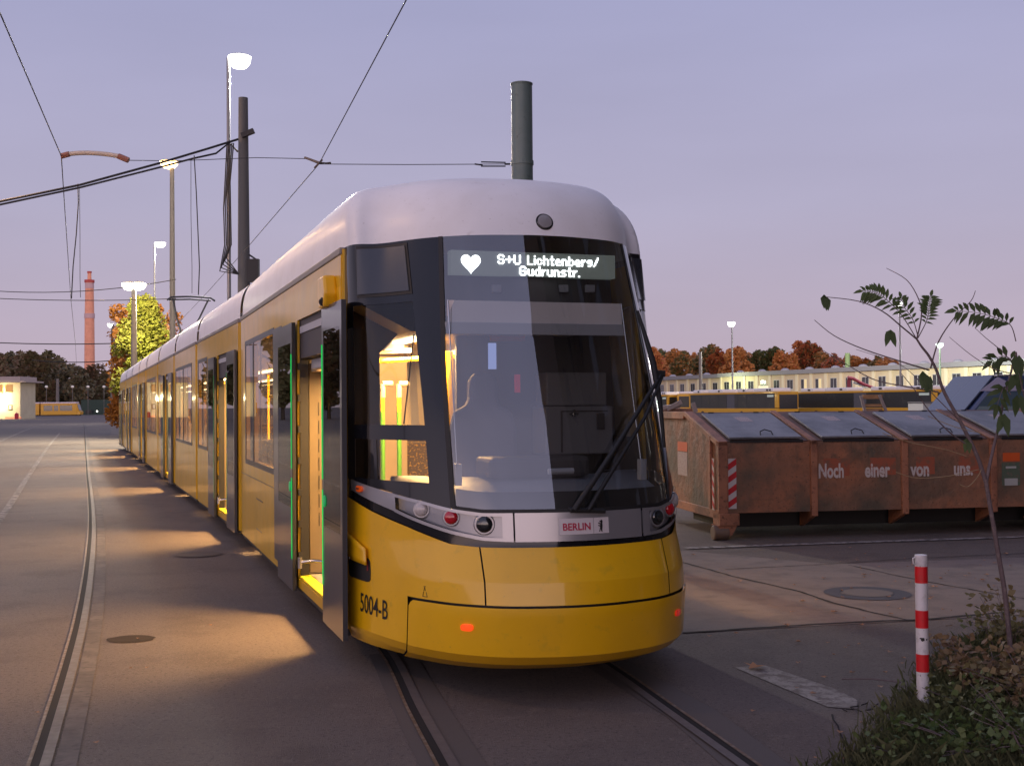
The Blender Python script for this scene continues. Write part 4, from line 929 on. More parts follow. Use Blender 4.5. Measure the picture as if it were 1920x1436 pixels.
b = MB(); b.lathe((0, 0, gp.z), (0, 0, 1), [(0, .16), (.02, .162), (.03, .12)], 20); b.lathe((0, 0, gp.z - 1.13), (0, 0, 1), [(-.03, .165), (.03, .165)], 20); b.build('mast_cap', GPOL, gm)
wm, wp_ = mast('dark grey concrete mast carrying the feeder cables behind the tram', 456, 184, 36, .46, mat('dark concrete mast', (.12, .12, .115), .8, bump=(30, .3, .006)), taper=.62)
b = MB(); zq = AT(456, 253, 36).z; b.obox((.18, -.2, zq), (1, 0, .4), (0, 1, 0), (-.4, 0, 1), .2, .08, .07); b.build('bracket', CABLE, wm); b = MB(); zq2 = AT(456, 510, 36).z
b.obox((.35, -.3, zq2), (1, 0, 0), (0, 1, 0), (0, 0, 1), .18, .1, .35); b.tube([(.2, -.2, zq2 + .5), (.5, -.2, zq2 + .3), (.5, -.2, zq2 - .7)], .03, 5); b.build('switch_gear', CABLE, wm)
b = MB()
for k in range(5): xo = -.35 - .05 * k; b.tube([(xo + .1, -.2, zq - .3), (xo, -.25, zq - 1.5 - .2 * k), (xo + .03, -.25, zq2 + .8), (xo - .12, -.25, zq2 + .4 - .1 * k), (-.1, -.25, zq2 - .1)], .02, 5)
b.build('down_cable', CABLE, wm, smooth=60)
def wire(name, label, pts, r, m=CABLE, cat='cable', group=None):
    b = MB(); b.tube(pts, r, 6); o = b.build(name, m, None, smooth=60); return tag(o, label, cat, group)
K1 = AT(598, 308, 16.4)
wire('contact_wire', 'thin contact wire running down to the tram from the top of the picture', [AT(790, -60, 9.6), AT(762, 0, 10), K1, AT(470, 457, 24), AT(390, 547, 33), AT(330, 610, 46)], .0065, group='contact wires')
K2 = AT(115, 293, 17)
wire('contact_wire', 'contact wire at the far left bending at the curved rod', [AT(-20, -20, 10.6), AT(0, 25, 11.1), K2, AT(122, 400, 24), AT(133, 562, 38), AT(141, 640, 60), AT(144, 690, 95)], .0075, group='contact wires')
def sag(a, c, d, n=10): return [a.lerp(c, i / n) - Vector((0, 0, d * 4 * (i / n) * (1 - i / n))) for i in range(n + 1)]
SPE = AT(957, 308, 16.7)
wire('span_wire', 'thin span wire between the curved rod and the green mast', [AT(241, 301, 17), AT(330, 302, 17), AT(480, 296, 17), AT(574, 298, 17), K1, AT(760, 309, 16.8), SPE], .0055)
cl = MB(); cl.tube([AT(572, 296, 17), AT(600, 306, 16.4), AT(619, 306, 16.8)], .018, 6); cl.tube([AT(590, 315, 16.3), AT(604, 300, 16.4)], .014, 6); tag(cl.build('wire_clamp', RUST), 'small rusty clamp joining the span wire and contact wire', 'clamp')
cl = MB(); cl.tube([AT(890, 308, 16.7), AT(905, 310, 16.7)], .012, 6); cl.tube([AT(902, 304, 16.7), AT(948, 305, 16.7)], .010, 6); cl.tube([AT(902, 312, 16.7), AT(948, 312, 16.7)], .010, 6); cl.tube([AT(946, 308, 16.7), SPE], .014, 6); tag(cl.build('turnbuckle', DGR), 'steel turnbuckle fixing the span wire to the green mast', 'turnbuckle')
rd = MB(); rp = smooth_pts([AT(x, y, 17) for x, y in ((115, 293), (130, 289), (160, 287), (195, 289), (225, 294), (241, 301))], 4); rd.tube(rp, .034, 8); rd = rd.build('pull_off_rod', mat('grey insulated rod', (.62, .52, .42), .5), None, smooth=60); tag(rd, 'curved insulated rod holding the left contact wire', 'insulator rod')
for A_, B_ in (((115, 293), (130, 289)), ((222, 293), (241, 301))):
    b = MB(); b.tube([AT(*A_, 16.99), AT(*B_, 16.99)], .042, 8); b.build('rod_end', mat('rusty red end', (.34, .14, .09), .5), rd)
ins = wire('feeder_cable', 'upper black feeder cable sloping up to the dark grey mast', [AT(-30, 383, 34), AT(0, 378, 34), AT(150, 347, 34.5), AT(300, 306, 35), AT(390, 279, 35.5), AT(448, 261, 36)], .035, group='feeder cables')
wire('feeder_cable', 'lower black feeder cable sloping up to the dark grey mast', [AT(-30, 388, 34), AT(0, 384, 34), AT(150, 352, 34.5), AT(300, 314, 35), AT(360, 298, 35.4), AT(405, 288, 35.6), AT(430, 268, 36), AT(446, 285, 36)], .03, group='feeder cables')
for pts, lb in ((((146, 345), (147, 380), (143, 440), (137, 500), (134, 560)), 'drooping jumper wire hanging from the feeder cables at the left'), (((364, 292), (368, 360), (371, 430), (374, 500), (372, 553)), 'drooping jumper wire hanging from the feeder cables above the pantograph'), (((358, 297), (358, 400), (360, 500), (360, 550)), 'thin straight wire hanging from the feeder cables beside the jumper'), (((149, 350), (150, 440), (150, 520), (151, 558)), 'thin straight wire hanging from the feeder cables at the far left')):
    wire('drop_wire', lb, [AT(x, y, 34.8) for x, y in pts], .016 if 'thin' not in lb else .008, group='drop wires')
wire('span_wire', 'upper far span wire crossing the sky at the left', sag(AT(-20, 545, 58), AT(330, 524, 58), .3), .02)
wire('span_wire', 'middle far span wire crossing at the left behind the hanging jumper', sag(AT(-20, 559, 57), AT(330, 560, 57), .1), .02)
wire('span_wire', 'lower far span wire crossing the chimney at the left', sag(AT(-20, 642, 110), AT(211, 644, 110), .1), .05)
wire('span_wire', 'lowest far span wire crossing just above the left treetops', sag(AT(60, 675, 120), AT(211, 676, 120), .2), .05)
def street_lamp(label, px, py, Y, off, post_m, w, col, st, power, head=(.35, .22, .10), group='street lamps', taper=.6, double=False, r=None):
    p = AT(px, py, Y); t = thing('street_lamp', label, 'street lamp', (p.x - off, p.y, 0), 0, group)
    b = MB(); b.tube([(0, 0, 0), (0, 0, p.z + .02)], [w / 2, w / 2 * taper], 12); b.build('post', post_m, t, smooth=50)
    for sg in ((1,) if not double else (1, -1)):
        b = MB(); b.tube([(0, 0, p.z), (off * sg, 0, p.z + .08)], w * .25, 8); b.build('arm', post_m, t)
        b = MB(); b.lathe((off * sg, 0, p.z + .13), (0, 0, -1), [(0, head[0] * .4), (.04, head[0] * .9), (.10, head[0])], 16); hd = b.build('lamp_head', SPOL, t, smooth=50)
        b = MB(); b.lathe((off * sg, 0, p.z + .06), (0, 0, -1), [(0, head[0] * .96), (head[2], head[0] * .92), (head[2] * 1.9, head[0] * .6), (head[2] * 2.2, head[0] * .1)], 16); b.build('lamp_glass', emit('lamp %g %g %g %g' % (*col, st), col, st), hd, smooth=60)
        if power:
            l = bpy.data.lights.new('lamp_light', 'POINT'); l.energy = power; l.color = col; l.shadow_soft_size = .3; o = bpy.data.objects.new('lamp_light', l); C.objects.link(o); o.parent = t; o.location = (off * sg * 1.5, .7, p.z - .5)
    return t
WC, OC = (1, .95, .88), (1, .62, .25)
street_lamp('tall slim lamp with the biggest white light above the tram', 449, 110, 42, .40, SPOL, .16, WC, 12, 9000, head=(.42, .2, .20), taper=.8)
street_lamp('warm glowing lamp on a tall brown mast left of the dark grey mast', 317, 305, 60, -.15, mat('brown post', (.2, .17, .13), .6), .36, OC, 10, 6000, head=(.46, .2, .18))
street_lamp('small white lamp on a thin post just left of the brown mast', 300, 457, 75, .35, SPOL, .16, WC, 12, 4000, head=(.36, .2, .14))
street_lamp('twin headed lamp on a thick concrete mast in front of the yellow tree', 260, 533, 64, .26, CPOL, .42, (1, .93, .7), 12, 4500, head=(.40, .2, .18), double=True)
street_lamp('small lamp on the grey mast by the tail of the tram', 207, 608, 140, -.25, CPOL, .55, WC, 12, 3000, head=(.35, .2, .2))
street_lamp('white lamp on a slim post above the long beige building', 1371, 605, 172, -.1, SPOL, .3, WC, 12, 20000, head=(.58, .2, .30), taper=.7)
street_lamp('white lamp on a post seen through the sapling leaves', 1685, 567, 150, -.1, SPOL, .3, WC, 12, 9000, head=(.5, .2, .26))
street_lamp('greenish lamp on a post above the right part of the beige building', 1762, 645, 160, 0, mat('green lit post', (.3, .45, .3), .5), .35, (.8, 1, .85), 8, 9000, head=(.5, .2, .25))  # green lamplight on the post is put into its colour
mast('plain concrete pole before the autumn trees left of the lamp', 1313, 660, 170, .55, CPOL, taper=.8)
mast('short pole coloured as if lit green above the beige building roof', 1589, 662, 200, .9, mat('lit green pole', (.28, .4, .16), .6), taper=.9)  # the green light on this pole is its base colour
# sodium lamps on the left of the yard, outside the frame, that warm the asphalt and the tram
for (x, y, z, pw, lb) in ((-13, 9, 9.5, 800, 'warm yard lamp left of the curved rail'), (-16, 34, 9.5, 1000, 'warm yard lamp beside the far left lane')):
    t = thing('street_lamp', lb, 'street lamp', (x, y, 0), 0, 'street lamps')
    b = MB(); b.tube([(0, 0, 0), (0, 0, z)], [.1, .06], 12); b.tube([(0, 0, z), (.8, 0, z + .1)], .04, 8); b.build('post', SPOL, t)
    b = MB(); b.lathe((.8, 0, z + .12), (0, 0, -1), [(0, .1), (.05, .2), (.12, .25)], 16); b.build('lamp_head', SPOL, t)
    b = MB(); b.lathe((.8, 0, z + .0), (0, 0, -1), [(0, .2), (.04, .15)], 16); b.build('lamp_glass', emit('sodium', OC, 40), t)
    l = bpy.data.lights.new('lamp_light', 'POINT'); l.energy = pw; l.color = (1, .58, .28); l.shadow_soft_size = .25; o = bpy.data.objects.new('lamp_light', l); C.objects.link(o); o.parent = t; o.location = (.8, 0, z - .25)

# ---------------------------------------------------------------- chimney
cpx = AT(168, 705, 450); chm = thing('chimney', 'tall pink brick factory chimney on the left skyline', 'chimney', (cpx.x, cpx.y, 0))
BRK = mat('pink brick', (.92, .42, .26), .85, noise=[(.8, (.82, .36, .22), .4, .65)]); BRKW = mat('pale brick band', (.62, .42, .42), .8)
zt_c = AT(168, 512, 450).z; zc = lambda py: AT(168, py, 450).z
b = MB(); b.tube([(0, 0, 0), (0, 0, zc(595))], [2.1, 1.75], 28); b.tube([(0, 0, zc(595)), (0, 0, zc(525))], [1.75, 1.5], 28); b.tube([(0, 0, zc(525)), (0, 0, zt_c)], [.75, .68], 20); b.build('shaft', BRK, chm, smooth=50)
b = MB(); b.tube([(0, 0, zc(597)), (0, 0, zc(588))], 1.95, 28); b.build('band', BRKW, chm); b = MB(); b.tube([(0, 0, zc(541)), (0, 0, zc(531))], 1.65, 28); b.build('band', BRKW, chm)
b = MB(); b.tube([(0, 0, zc(530)), (0, 0, zc(525))], 1.85, 28); b.tube([(0, 0, zc(512)), (0, 0, zc(509))], .85, 16); b.build('crown_ring', mat('chimney red', (.5, .08, .07), .7), chm)

# ---------------------------------------------------------------- trees
TRK = mat('bark', (.07, .055, .045), .9)
def crown(n, shape, size, seed, clumps=None):
    rnd = random.Random(seed); b = MB(); 
    cl_ = clumps
    for i in range(n):
        cx_, cy_, cz_, rr = cl_[rnd.randrange(len(cl_))]
        while True:
            v = Vector((rnd.uniform(-1, 1), rnd.uniform(-1, 1), rnd.uniform(-1, 1)))
            if .25 < v.length < 1: break
        v = v.normalized() * (v.length ** .5); p = Vector((cx_, cy_, cz_)) + v * rr * rnd.uniform(.8, 1.08)
        a = Vector((rnd.gauss(0, 1), rnd.gauss(0, 1), rnd.gauss(0, .7))).normalized(); c_ = a.orthogonal().normalized(); s_ = size * rnd.uniform(.5, 1.2); d = c_.cross(a)
        k = rnd.uniform(.5, .9)
        b.poly([p - a * s_, p + c_ * s_ * k, p + a * s_, p - c_ * s_ * k * .8])
    return b
def clumps_round(w, h, z0, n, seed):
    rnd = random.Random(seed); o = []
    for i in range(n):
        t = rnd.random(); zz_ = z0 + h * t; rr = w * math.sin(PI * (.12 + .83 * t)) ** .7; an = rnd.uniform(0, 2 * PI); r = rr * math.sqrt(rnd.random()) * .75
        o.append((math.cos(an) * r, math.sin(an) * r, zz_, w * rnd.uniform(.2, .36)))
    return o
AUT = leafmat('autumn foliage', [(.17, .18, .06), (.10, .125, .05), (.30, .17, .06), (.52, .21, .06), (.62, .27, .07), (.50, .12, .06), (.17, .155, .06)])
LGR = leafmat('dull brown green foliage', [(.14, .14, .065), (.19, .16, .08), (.26, .15, .09), (.11, .12, .07), (.30, .19, .08)])
def make_tree(name, label, w, h, z0, n, size, m, seed, group):
    t = thing(name, label, 'tree', (0, 0, 0), 0, group)
    crown(n, 0, size, seed, clumps_round(w, h, z0, 34, seed)).build('crown', m, t)
    b = MB(); b.tube([(0, 0, 0), (.1, 0, z0 + h * .5)], [.35, .12], 8)
    rnd = random.Random(seed)
    for k in range(6): a = rnd.uniform(0, 2 * PI); b.tube([(0, 0, z0 * .8 + k * .5), (math.cos(a) * w * .7, math.sin(a) * w * .7, z0 + h * (.3 + .1 * k))], [.14, .04], 6)
    b.build('trunk', TRK, t); return t
GR, GLn = 'autumn trees behind the long beige building', 'dull trees behind the left yard'
protoR = [make_tree('autumn_tree', 'x', 5.0, 11, 3.5, 2600, .62, AUT, s, GR) for s in (1, 2, 3)]
xs = [(1222, 657, 1), (1243, 662, 1.0), (1262, 660, 1), (1285, 664, .95), (1303, 668, .9), (1330, 652, 1.05), (1352, 660, 1), (1378, 657, 1), (1400, 664, 1), (1422, 662, .95), (1447, 658, 1), (1470, 662, .95), (1494, 646, 1.1), (1516, 648, 1.1), (1541, 664, 1), (1560, 668, .9), (1598, 671, .9), (1618, 675, .85), (1645, 672, .9), (1665, 676, .8)]
desc = ['red orange', 'orange topped', 'dark green', 'brownish', 'deep red', 'rusty', 'tall green brown']
for i, (px, py, k) in enumerate(xs):
    Y = 300 + (i * 37 % 50); p = AT(px, py, Y); sc = p.z / 14.8
    lb = 'broad autumn tree of the row behind the beige building, number %s from the tram' % ['one', 'two', 'three', 'four', 'five', 'six', 'seven', 'eight', 'nine', 'ten', 'eleven', 'twelve', 'thirteen', 'fourteen', 'fifteen', 'sixteen', 'seventeen', 'eighteen', 'nineteen', 'twenty'][i]
    pr = protoR[i % 3]
    if i < 3: pr.location = (p.x, p.y, 0); pr.rotation_euler = (0, 0, i); pr.scale = (sc * 1.0, sc, sc); pr['label'] = lb
    else: dup(pr, (p.x, p.y, 0), i * 1.7, lb, GR, (sc, sc, sc))
protoL = [make_tree('yard_tree', 'x', 5.5, 11, 3, 2400, .65, LGR, s, GLn) for s in (11, 12, 13)]
xs = [(-8, 672), (18, 668), (42, 666), (66, 668), (92, 666), (112, 676), (128, 690), (148, 693), (178, 688), (196, 702), (212, 712), (232, 700)]
for i, (px, py) in enumerate(xs):
    Y = 330 + (i * 29 % 40); p = AT(px, py, Y); sc = p.z / 14.3; pr = protoL[i % 3]
    lb = 'dull brown green tree of the left skyline, number %s from the left edge' % ['one', 'two', 'three', 'four', 'five', 'six', 'seven', 'eight', 'nine', 'ten', 'eleven', 'twelve'][i]
    if i < 3: pr.location = (p.x, p.y, 0); pr.scale = (sc, sc, sc); pr['label'] = lb
    else: dup(pr, (p.x, p.y, 0), i * 1.3, lb, GLn, (sc, sc, sc))
# trees left of the frame, mirrored in the tram's side
for i in range(13):
    k = -38 + i * 6.6; dd_ = 165 + (i * 17 % 11); x, y = -.44 * dd_ + .9 * k, .9 * dd_ + .44 * k
    if x / y > -.455: continue
    sc = .8 + .07 * (i * 5 % 4); dup(protoL[i % 3], (x, y, 0), i * 2.1, 'yard tree standing left of the photograph by the stabling tracks, number %d' % (i + 1), 'trees left of the yard', (sc, sc, sc))
# yellow green tree lit by the twin lamp
POP = leafmat('yellow green foliage', [(.13, .12, .015), (.17, .17, .02), (.22, .22, .025), (.20, .13, .02), (.28, .15, .02)], trans=.35)
pt = AT(268, 545, 70); pb_ = AT(268, 720, 70)
t = thing('poplar_tree', 'dense yellow green tree brightly lit by the twin lamp', 'tree', (pt.x, pt.y, 0))
clp = []
rnd = random.Random(5); hh = pt.z
for k in range(95):
    tt = rnd.random(); wid = 2.05 * (math.sin(PI * min(1, .25 + tt * .72)) ** .6) ; an = rnd.uniform(0, 2 * PI); r = wid * math.sqrt(rnd.random()) * .8
    clp.append((math.cos(an) * r, math.sin(an) * r, 1.2 + (hh - 1.9) * tt, rnd.uniform(.4, .7)))
crown(13000, 0, .13, 9, clp).build('crown', POP, t); b = MB(); b.tube([(0, 0, 0), (0, 0, hh * .8)], [.18, .05], 8); b.build('trunk', TRK, t)
ORT = leafmat('orange foliage', [(.28, .10, .015), (.36, .14, .02), (.22, .08, .02)])
for px, py, Y, lb in ((311, 536, 80, 'orange autumn tree peeping out right of the lit yellow tree'), (238, 548, 80, 'orange autumn tree peeping out left of the lit yellow tree'), (296, 600, 78, 'low orange tree at the foot of the lit yellow tree'), (236, 600, 76, 'low orange green tree left of the lit yellow tree')):
    p = AT(px, py, Y); t = thing('autumn_tree', lb, 'tree', (p.x, p.y, 0)); hh = p.z; cl_ = []
    for k in range(30): tt = rnd.random(); an = rnd.uniform(0, 2 * PI); r = .75 * math.sqrt(rnd.random()); cl_.append((math.cos(an) * r, math.sin(an) * r, 1 + (hh - 1.7) * tt, rnd.uniform(.5, .8)))
    crown(3200, 0, .15, hash(lb) % 99 if False else int(px), cl_).build('crown', ORT, t); b = MB(); b.tube([(0, 0, 0), (0, 0, hh * .7)], [.15, .05], 8); b.build('trunk', TRK, t)

# ---------------------------------------------------------------- long beige building and the dark building behind the camera
WALLM = mat('beige render', (.66, .54, .34), .85, noise=[(.5, (.58, .48, .30), .4, .65), (.08, (.60, .47, .31), .45, .6)]); WALLP = mat('pale pilaster', (.74, .64, .44), .85); ROOFM = mat('grey fascia', (.25, .235, .24), .7); WIN_F = mat('window white', (.5, .48, .45), .5); WIN_G = mat('dark pane', (.03, .03, .035), .15, coat=1)
def beige(label, A, B, H_, nwin, deep=12, zwin=(4.3, 5.9), lit=()):
    d = (B - A); L_ = d.length; an = math.atan2(d.y, d.x); t = thing('office_building', label, 'building', A, an)
    b = MB(); b.box(0, L_, 0, deep, 0, H_); b.build('wall', WALLM, t)
    b = MB(); b.box(-.4, L_ + .4, -.6, deep + .5, H_, H_ + .75); rf_ = b.build('roof', ROOFM, t)
    b = MB()
    for k in range(int(L_ / 7)): b.lathe((3 + k * 7.1, 2.5, H_ + .75), (0, 0, 1), [(0, .8), (.3, .7), (.5, .3)], 10)
    b.build('skylight', mat('skylight', (.35, .33, .36), .4), rf_)
    b = MB(); sp = L_ / nwin
    for k in range(nwin + 1): b.box(max(0, k * sp - .35), min(L_, k * sp + .35), -.15, 0, 0, H_)
    b.build('pilaster', WALLP, t)
    for k in range(nwin):
        x = (k + .5) * sp
        for z0, z1 in (zwin, (1.0, 2.6)):
            f = MB(); f.box(x - .85, x + .85, -.05, .02, z0 - .1, z1 + .08); f.box(x - 1, x + 1, -.16, 0, z0 - .18, z0 - .1); f = f.build('window', WIN_F, t)
            for sx_ in (-.78, .06): g_ = MB(); g_.box(x + sx_, x + sx_ + .72, -.07, -.03, z0, z1); g_.build('pane', emit('lit office pane', (1, .75, .4), .9) if (k in lit and sx_ > 0 and z0 > 2) else WIN_G, f)
    return t
A = AT(1352, 720, 232); A.z = 0; B_ = AT(1860, 720, 169); B_.z = 0; dB = (B_ - A).normalized()
beige('long beige building with a row of small windows behind the buses', A, A + dB * 96, 6.9, 24, lit=(6, 7))
A2 = AT(1225, 720, 262); A2.z = 0; B2 = AT(1352, 720, 236); B2.z = 0
beige('far left wing of the beige building beside the autumn trees', A2 - (B2 - A2).normalized() * 20, B2, 6.9, 11)
b = MB(); p = A + dB * 10 + Vector((-.3, -.9, 0)); sgp = AT(1431, 728, 190); q = MB(); q.obox(sgp, dB, (-dB.y, dB.x, 0), (0, 0, 1), 1.25, .08, .40); tag(q.build('lit_sign', emit('sign glow', (1, .9, .6), 1.1)), 'small lit cream sign above the yellow bus roofs', 'sign')
ps = MB(); ps.tube([(sgp.x, sgp.y, 0), (sgp.x, sgp.y, sgp.z - .35)], .08, 8); ps.build('sign_post', SPOL, bpy.data.objects['lit_sign'])
cr_l = bpy.data.lights.new('corner_light', 'POINT'); cr_l.energy = 2500; cr_l.color = (.85, 1, .6); o = bpy.data.objects.new('corner_light', cr_l); C.objects.link(o); pp = AT(1352, 715, 227); o.location = pp + Vector((-1.5, -3, 0))
DK = mat('dark brick facade', (.05, .04, .036), .9)
dk = thing('brick_building', 'tall dark brick building on the right behind the viewer', 'building', (12.5, -7, 0))
b = MB(); b.prism([(0, 0, 0), (0, -20, 0), (30, -20, 0), (30, 46, 0), (11, 46, 0), (11, 0, 0)], (0, 0, 36)); b.build('wall', DK, dk); b = MB(); b.prism([(-.3, .3, 36), (-.3, -20.3, 36), (30.3, -20.3, 36), (30.3, 46.3, 36), (10.7, 46.3, 36), (10.7, .3, 36)], (0, 0, .6)); b.build('roof', ROOFM, dk)
for j in range(9):
    for k in range(2): b = MB(); b.box(2 + k * 4.6, 3.6 + k * 4.6, 0, .05, 2 + j * 3.7, 4 + j * 3.7); b.build('window', WIN_G, dk)
    for k in range(9): b = MB(); b.box(10.95, 11, 3 + k * 4.7, 4.6 + k * 4.7, 2 + j * 3.7, 4 + j * 3.7); b.build('window', WIN_G, dk)

# ---------------------------------------------------------------- white building at the left
WB = mat('cream render', (.62, .55, .38), .8, noise=[(.6, (.56, .49, .33), .4, .65)])
pa = AT(38, 760, 220); lbx = thing('gatehouse', 'cream gatehouse with overhanging flat roof at the left edge', 'building', (pa.x, pa.y, 0))
b = MB(); b.box(-9, 0, 0, 7, 0, 6.7); b.build('wall', WB, lbx); b = MB(); b.box(-9.5, 1.2, -1, 8, 6.75, 7.05); b.box(-9.2, .1, -.5, 7.4, 7.05, 7.85); b.build('roof', mat('gatehouse roof', (.4, .33, .3), .7), lbx)
for x0, x1, z0, z1, nm in ((-2.8, -1.4, 4.9, 6.3, 'window'), (-4.6, -3.2, 4.9, 6.3, 'window'), (-6.4, -5.0, 4.9, 6.3, 'window'), (-2.2, -1.5, 1.6, 2.6, 'window')):
    f = MB(); f.box(x0, x1, -.05, .05, z0, z1); f = f.build(nm, DGR if z0 < 3 else mat('gatehouse frame', (.5, .3, .1), .6), lbx); f2 = MB(); f2.box(x0 + .12, x1 - .12, -.08, 0, z0 + .12, z1 - .12); f2.build('pane', emit('warm pane', (1, .5, .18), .8) if z0 > 3 else WIN_F, f)
b = MB(); b.box(-2.6, .3, -.5, .0, 0, .35); b.build('plinth', BRK, lbx)
b = MB(); b.obox((-3.9, -.45, 4.1), (1, 0, 0), (0, 1, 0), (0, 0, 1), .45, .2, .25); b.build('wall_lamp', emit('wall lamp', (1, .9, .6), 25), lbx)
l = bpy.data.lights.new('wall_light', 'POINT'); l.energy = 2400; l.color = (1, .82, .45); l.shadow_soft_size = .3; o = bpy.data.objects.new('wall_light', l); C.objects.link(o); o.parent = lbx; o.location = (-3.9, -1.3, 3.6)
rb = MB(); pr_b = AT(31, 777, 214); rb.tube([(pr_b.x, pr_b.y, 0), (pr_b.x, pr_b.y, .9)], .35, 14); rb.lathe((pr_b.x, pr_b.y, .9), (0, 0, 1), [(0, .35), (.1, .3), (.2, .1)], 14); tag(rb.build('waste_bin', mat('red bin', (.5, .02, .04), .5)), 'red bin at the corner of the cream gatehouse', 'bin')
# ---------------------------------------------------------------- far trams and buses
YF = mat('far yellow paint', (.66, .34, .015), .5, coat=.2)
def far_tram(label, loc, rz, lit=True):
    t = thing('parked_tram', label, 'tram', loc, rz, 'trams parked in the yard')
    for k in range(3):
        x1 = -k * 10.2; x0 = x1 - 9.7
        ops = [(x0 + .8, x0 + 3.2), (x0 + 3.6, x0 + 4.8), (x0 + 5.2, x0 + 8.6)]
        b = MB(); b.box(x0, x1, -1.2, 1.2, .3, 1.25); b.box(x0, x1, -1.2, 1.2, 2.6, 3.0); xs_ = sorted([x0, x1] + [v for o_ in ops for v in o_])
        for a, c in zip(xs_[::2], xs_[1::2]): b.box(a, c, -1.2, 1.2, 1.25, 2.6)
        o = b.build('body', YF, t); b = MB(); b.box(x0, x1, -1.15, 1.15, 3.0, 3.4); b.build('roof', mat('far white roof', (.75, .62, .6), .5), t, bevel=.15)
        b = MB()
        for i, (a, c) in enumerate(ops): b.box(a + .02, c - .02, -1.17, -1.13, 1.27, 2.58)
        b.build('window', emit('lit window', (1, .66, .5), .75) if k else mat('far window', (.06, .07, .06), .2, coat=1), t)
    b = MB(); b.prism([(0, -1.15, .3), (1.0, -1.0, .3), (1.1, -1.0, 1.0), (.6, -1.0, 1.3), (.15, -1.1, 2.9), (0, -1.15, 3.0)], (0, 2.2, 0)); b.build('nose', YF, t)
    b = MB(); b.prism([(.66, -.95, 1.35), (.70, -.95, 1.4), (.25, -.95, 2.8), (.18, -.95, 2.8)], (0, 1.9, 0)); b.build('windscreen', WIN_G, t)
    b = MB(); b.box(-30, 0.5, -1.0, 1.0, .05, .3); b.build('underframe', RUB, t); return t
p = AT(146, 770, 292); ft = far_tram('yellow tram parked far off beside the cream gatehouse', (p.x, p.y, 0), 0)
ft.scale = (.9, .9, 1.0)
dup(ft, (-84, 150, 0), math.radians(20), 'parked tram left of the yard reflected in the tram side', 'trams parked in the yard')
gf = MB(); a_, c_ = AT(152, 752, 330), AT(262, 752, 330); gf.box(a_.x, c_.x, 330, 330.3, 0, 4.2); gf = gf.build('yard_fence', mat('dark green screen', (.035, .06, .045), .8)); tag(gf, 'dark green screened fence right of the far tram', 'fence')
sm = MB(); p = AT(168, 770, 320); sm.box(p.x - .8, p.x + .8, 319, 321, .3, 1.3); tag(sm.build('parked_car', mat('dark car paint', (.03, .03, .035), .3, coat=1)), 'dark car with one lit headlight before the green fence', 'car')
hl = MB(); pq = AT(182, 771, 318.9); hl.lathe(pq, (0, -1, 0), [(0, .22), (.1, .18)], 12); hl.build('headlight', emit('car headlight', (1, .95, .85), 6), bpy.data.objects['parked_car'])
for i, px in enumerate((53, 108)): mast('concrete mast standing behind the far tram, ' + ('nearer the gatehouse' if i == 0 else 'nearer its nose'), px, 705 + i * 5, 305, .9, CPOL, group='masts by the far tram')
for i, px in enumerate((60, 87, 136, 165, 195)):
    p = AT(px, 725, 300); t = thing('yard_lamp', 'small round unlit lamp globe given a faint glow before the left trees, number %d from the left' % (i + 1), 'lamp', (p.x, p.y, 0), 0, 'globe lamps of the left yard')
    b = MB(); b.tube([(0, 0, 0), (0, 0, p.z - .2)], .07, 6); b.build('post', CPOL, t); b = MB(); b.lathe((0, 0, p.z - .3), (0, 0, 1), [(0, .1), (.1, .3), (.3, .4), (.5, .3), (.6, .1)], 12); b.build('globe', mat('globe', (.7, .65, .6), .4, emis=(1, .9, .8), estr=.15), t, smooth=60)  # globes are not lit lamps; a weak emission brightens them
BW = mat('bus window', (.022, .024, .024), .35, noise=[(1.2, (.05, .05, .045), .55, .68)])
def make_bus(label):
    t = thing('city_bus', label, 'bus', (0, 0, 0), 0, 'yellow buses parked in a row'); L = 17.5
    b = MB(); b.box(-L, 0, -1.25, 1.25, .35, 1.25); b.box(-L, 0, -1.25, 1.25, 2.82, 3.0); b.box(-.6, 0, -1.25, 1.25, 1.3, 2.8); b.box(-L, -L + .3, -1.25, 1.25, 1.3, 2.8); b.build('body', YF, t, bevel=.03)
    b = MB(); b.box(-8.0, -.62, -1.235, 1.235, 1.26, 2.81); b.box(-L + .32, -9.6, -1.235, 1.235, 1.26, 2.81); b.build('window_band', BW, t)
    b = MB()
    for x in (-2.2, -3.9, -5.7, -7.4, -11.2, -13, -14.8, -16.4): b.box(x - .04, x + .04, -1.242, -1.2, 1.36, 2.74)
    b.build('window_pillar', DGR, t)
    b = MB(); b.box(-9.6, -8.0, -1.2, 1.2, .5, 3.0); b.build('bellows', mat('bus bellows', (.10, .10, .11), .8), t)
    for x, l_ in ((-1.0, 3.6), (-6.0, 1.6), (-10.5, 3.0), (-15, 1.8)): b = MB(); b.box(x - l_, x, -1.1, 1.1, 3.0, 3.40); b.build('roof_unit', mat('white roof unit', (.8, .77, .76), .5), t, bevel=.1)
    for x in (-1.6, -2.1, -6.4, -11.3, -15.6): b = MB(); b.box(x - .18, x + .18, -1.107, -1.0, 3.1, 3.3); b.build('fan_grille', BW, t)
    b = MB(); b.box(0.01, .04, -1.1, 1.1, 1.2, 2.7); b.build('windscreen', BW, t)
    b = MB(); b.box(-1.9, -.8, -1.245, -1.236, 2.45, 2.68); b.build('route_display', mat('bus display', (.2, .22, .2), .5, emis=(.9, 1, .9), estr=.25), t)
    b = MB()
    for x in (-2.6, -6.6, -14.5):
        for y in (-1.26, 1.0): b.lathe((x, y, .48), (0, 1, 0), [(0, .46), (.26, .46)], 18)
    b.build('wheel', RUB, t); return t
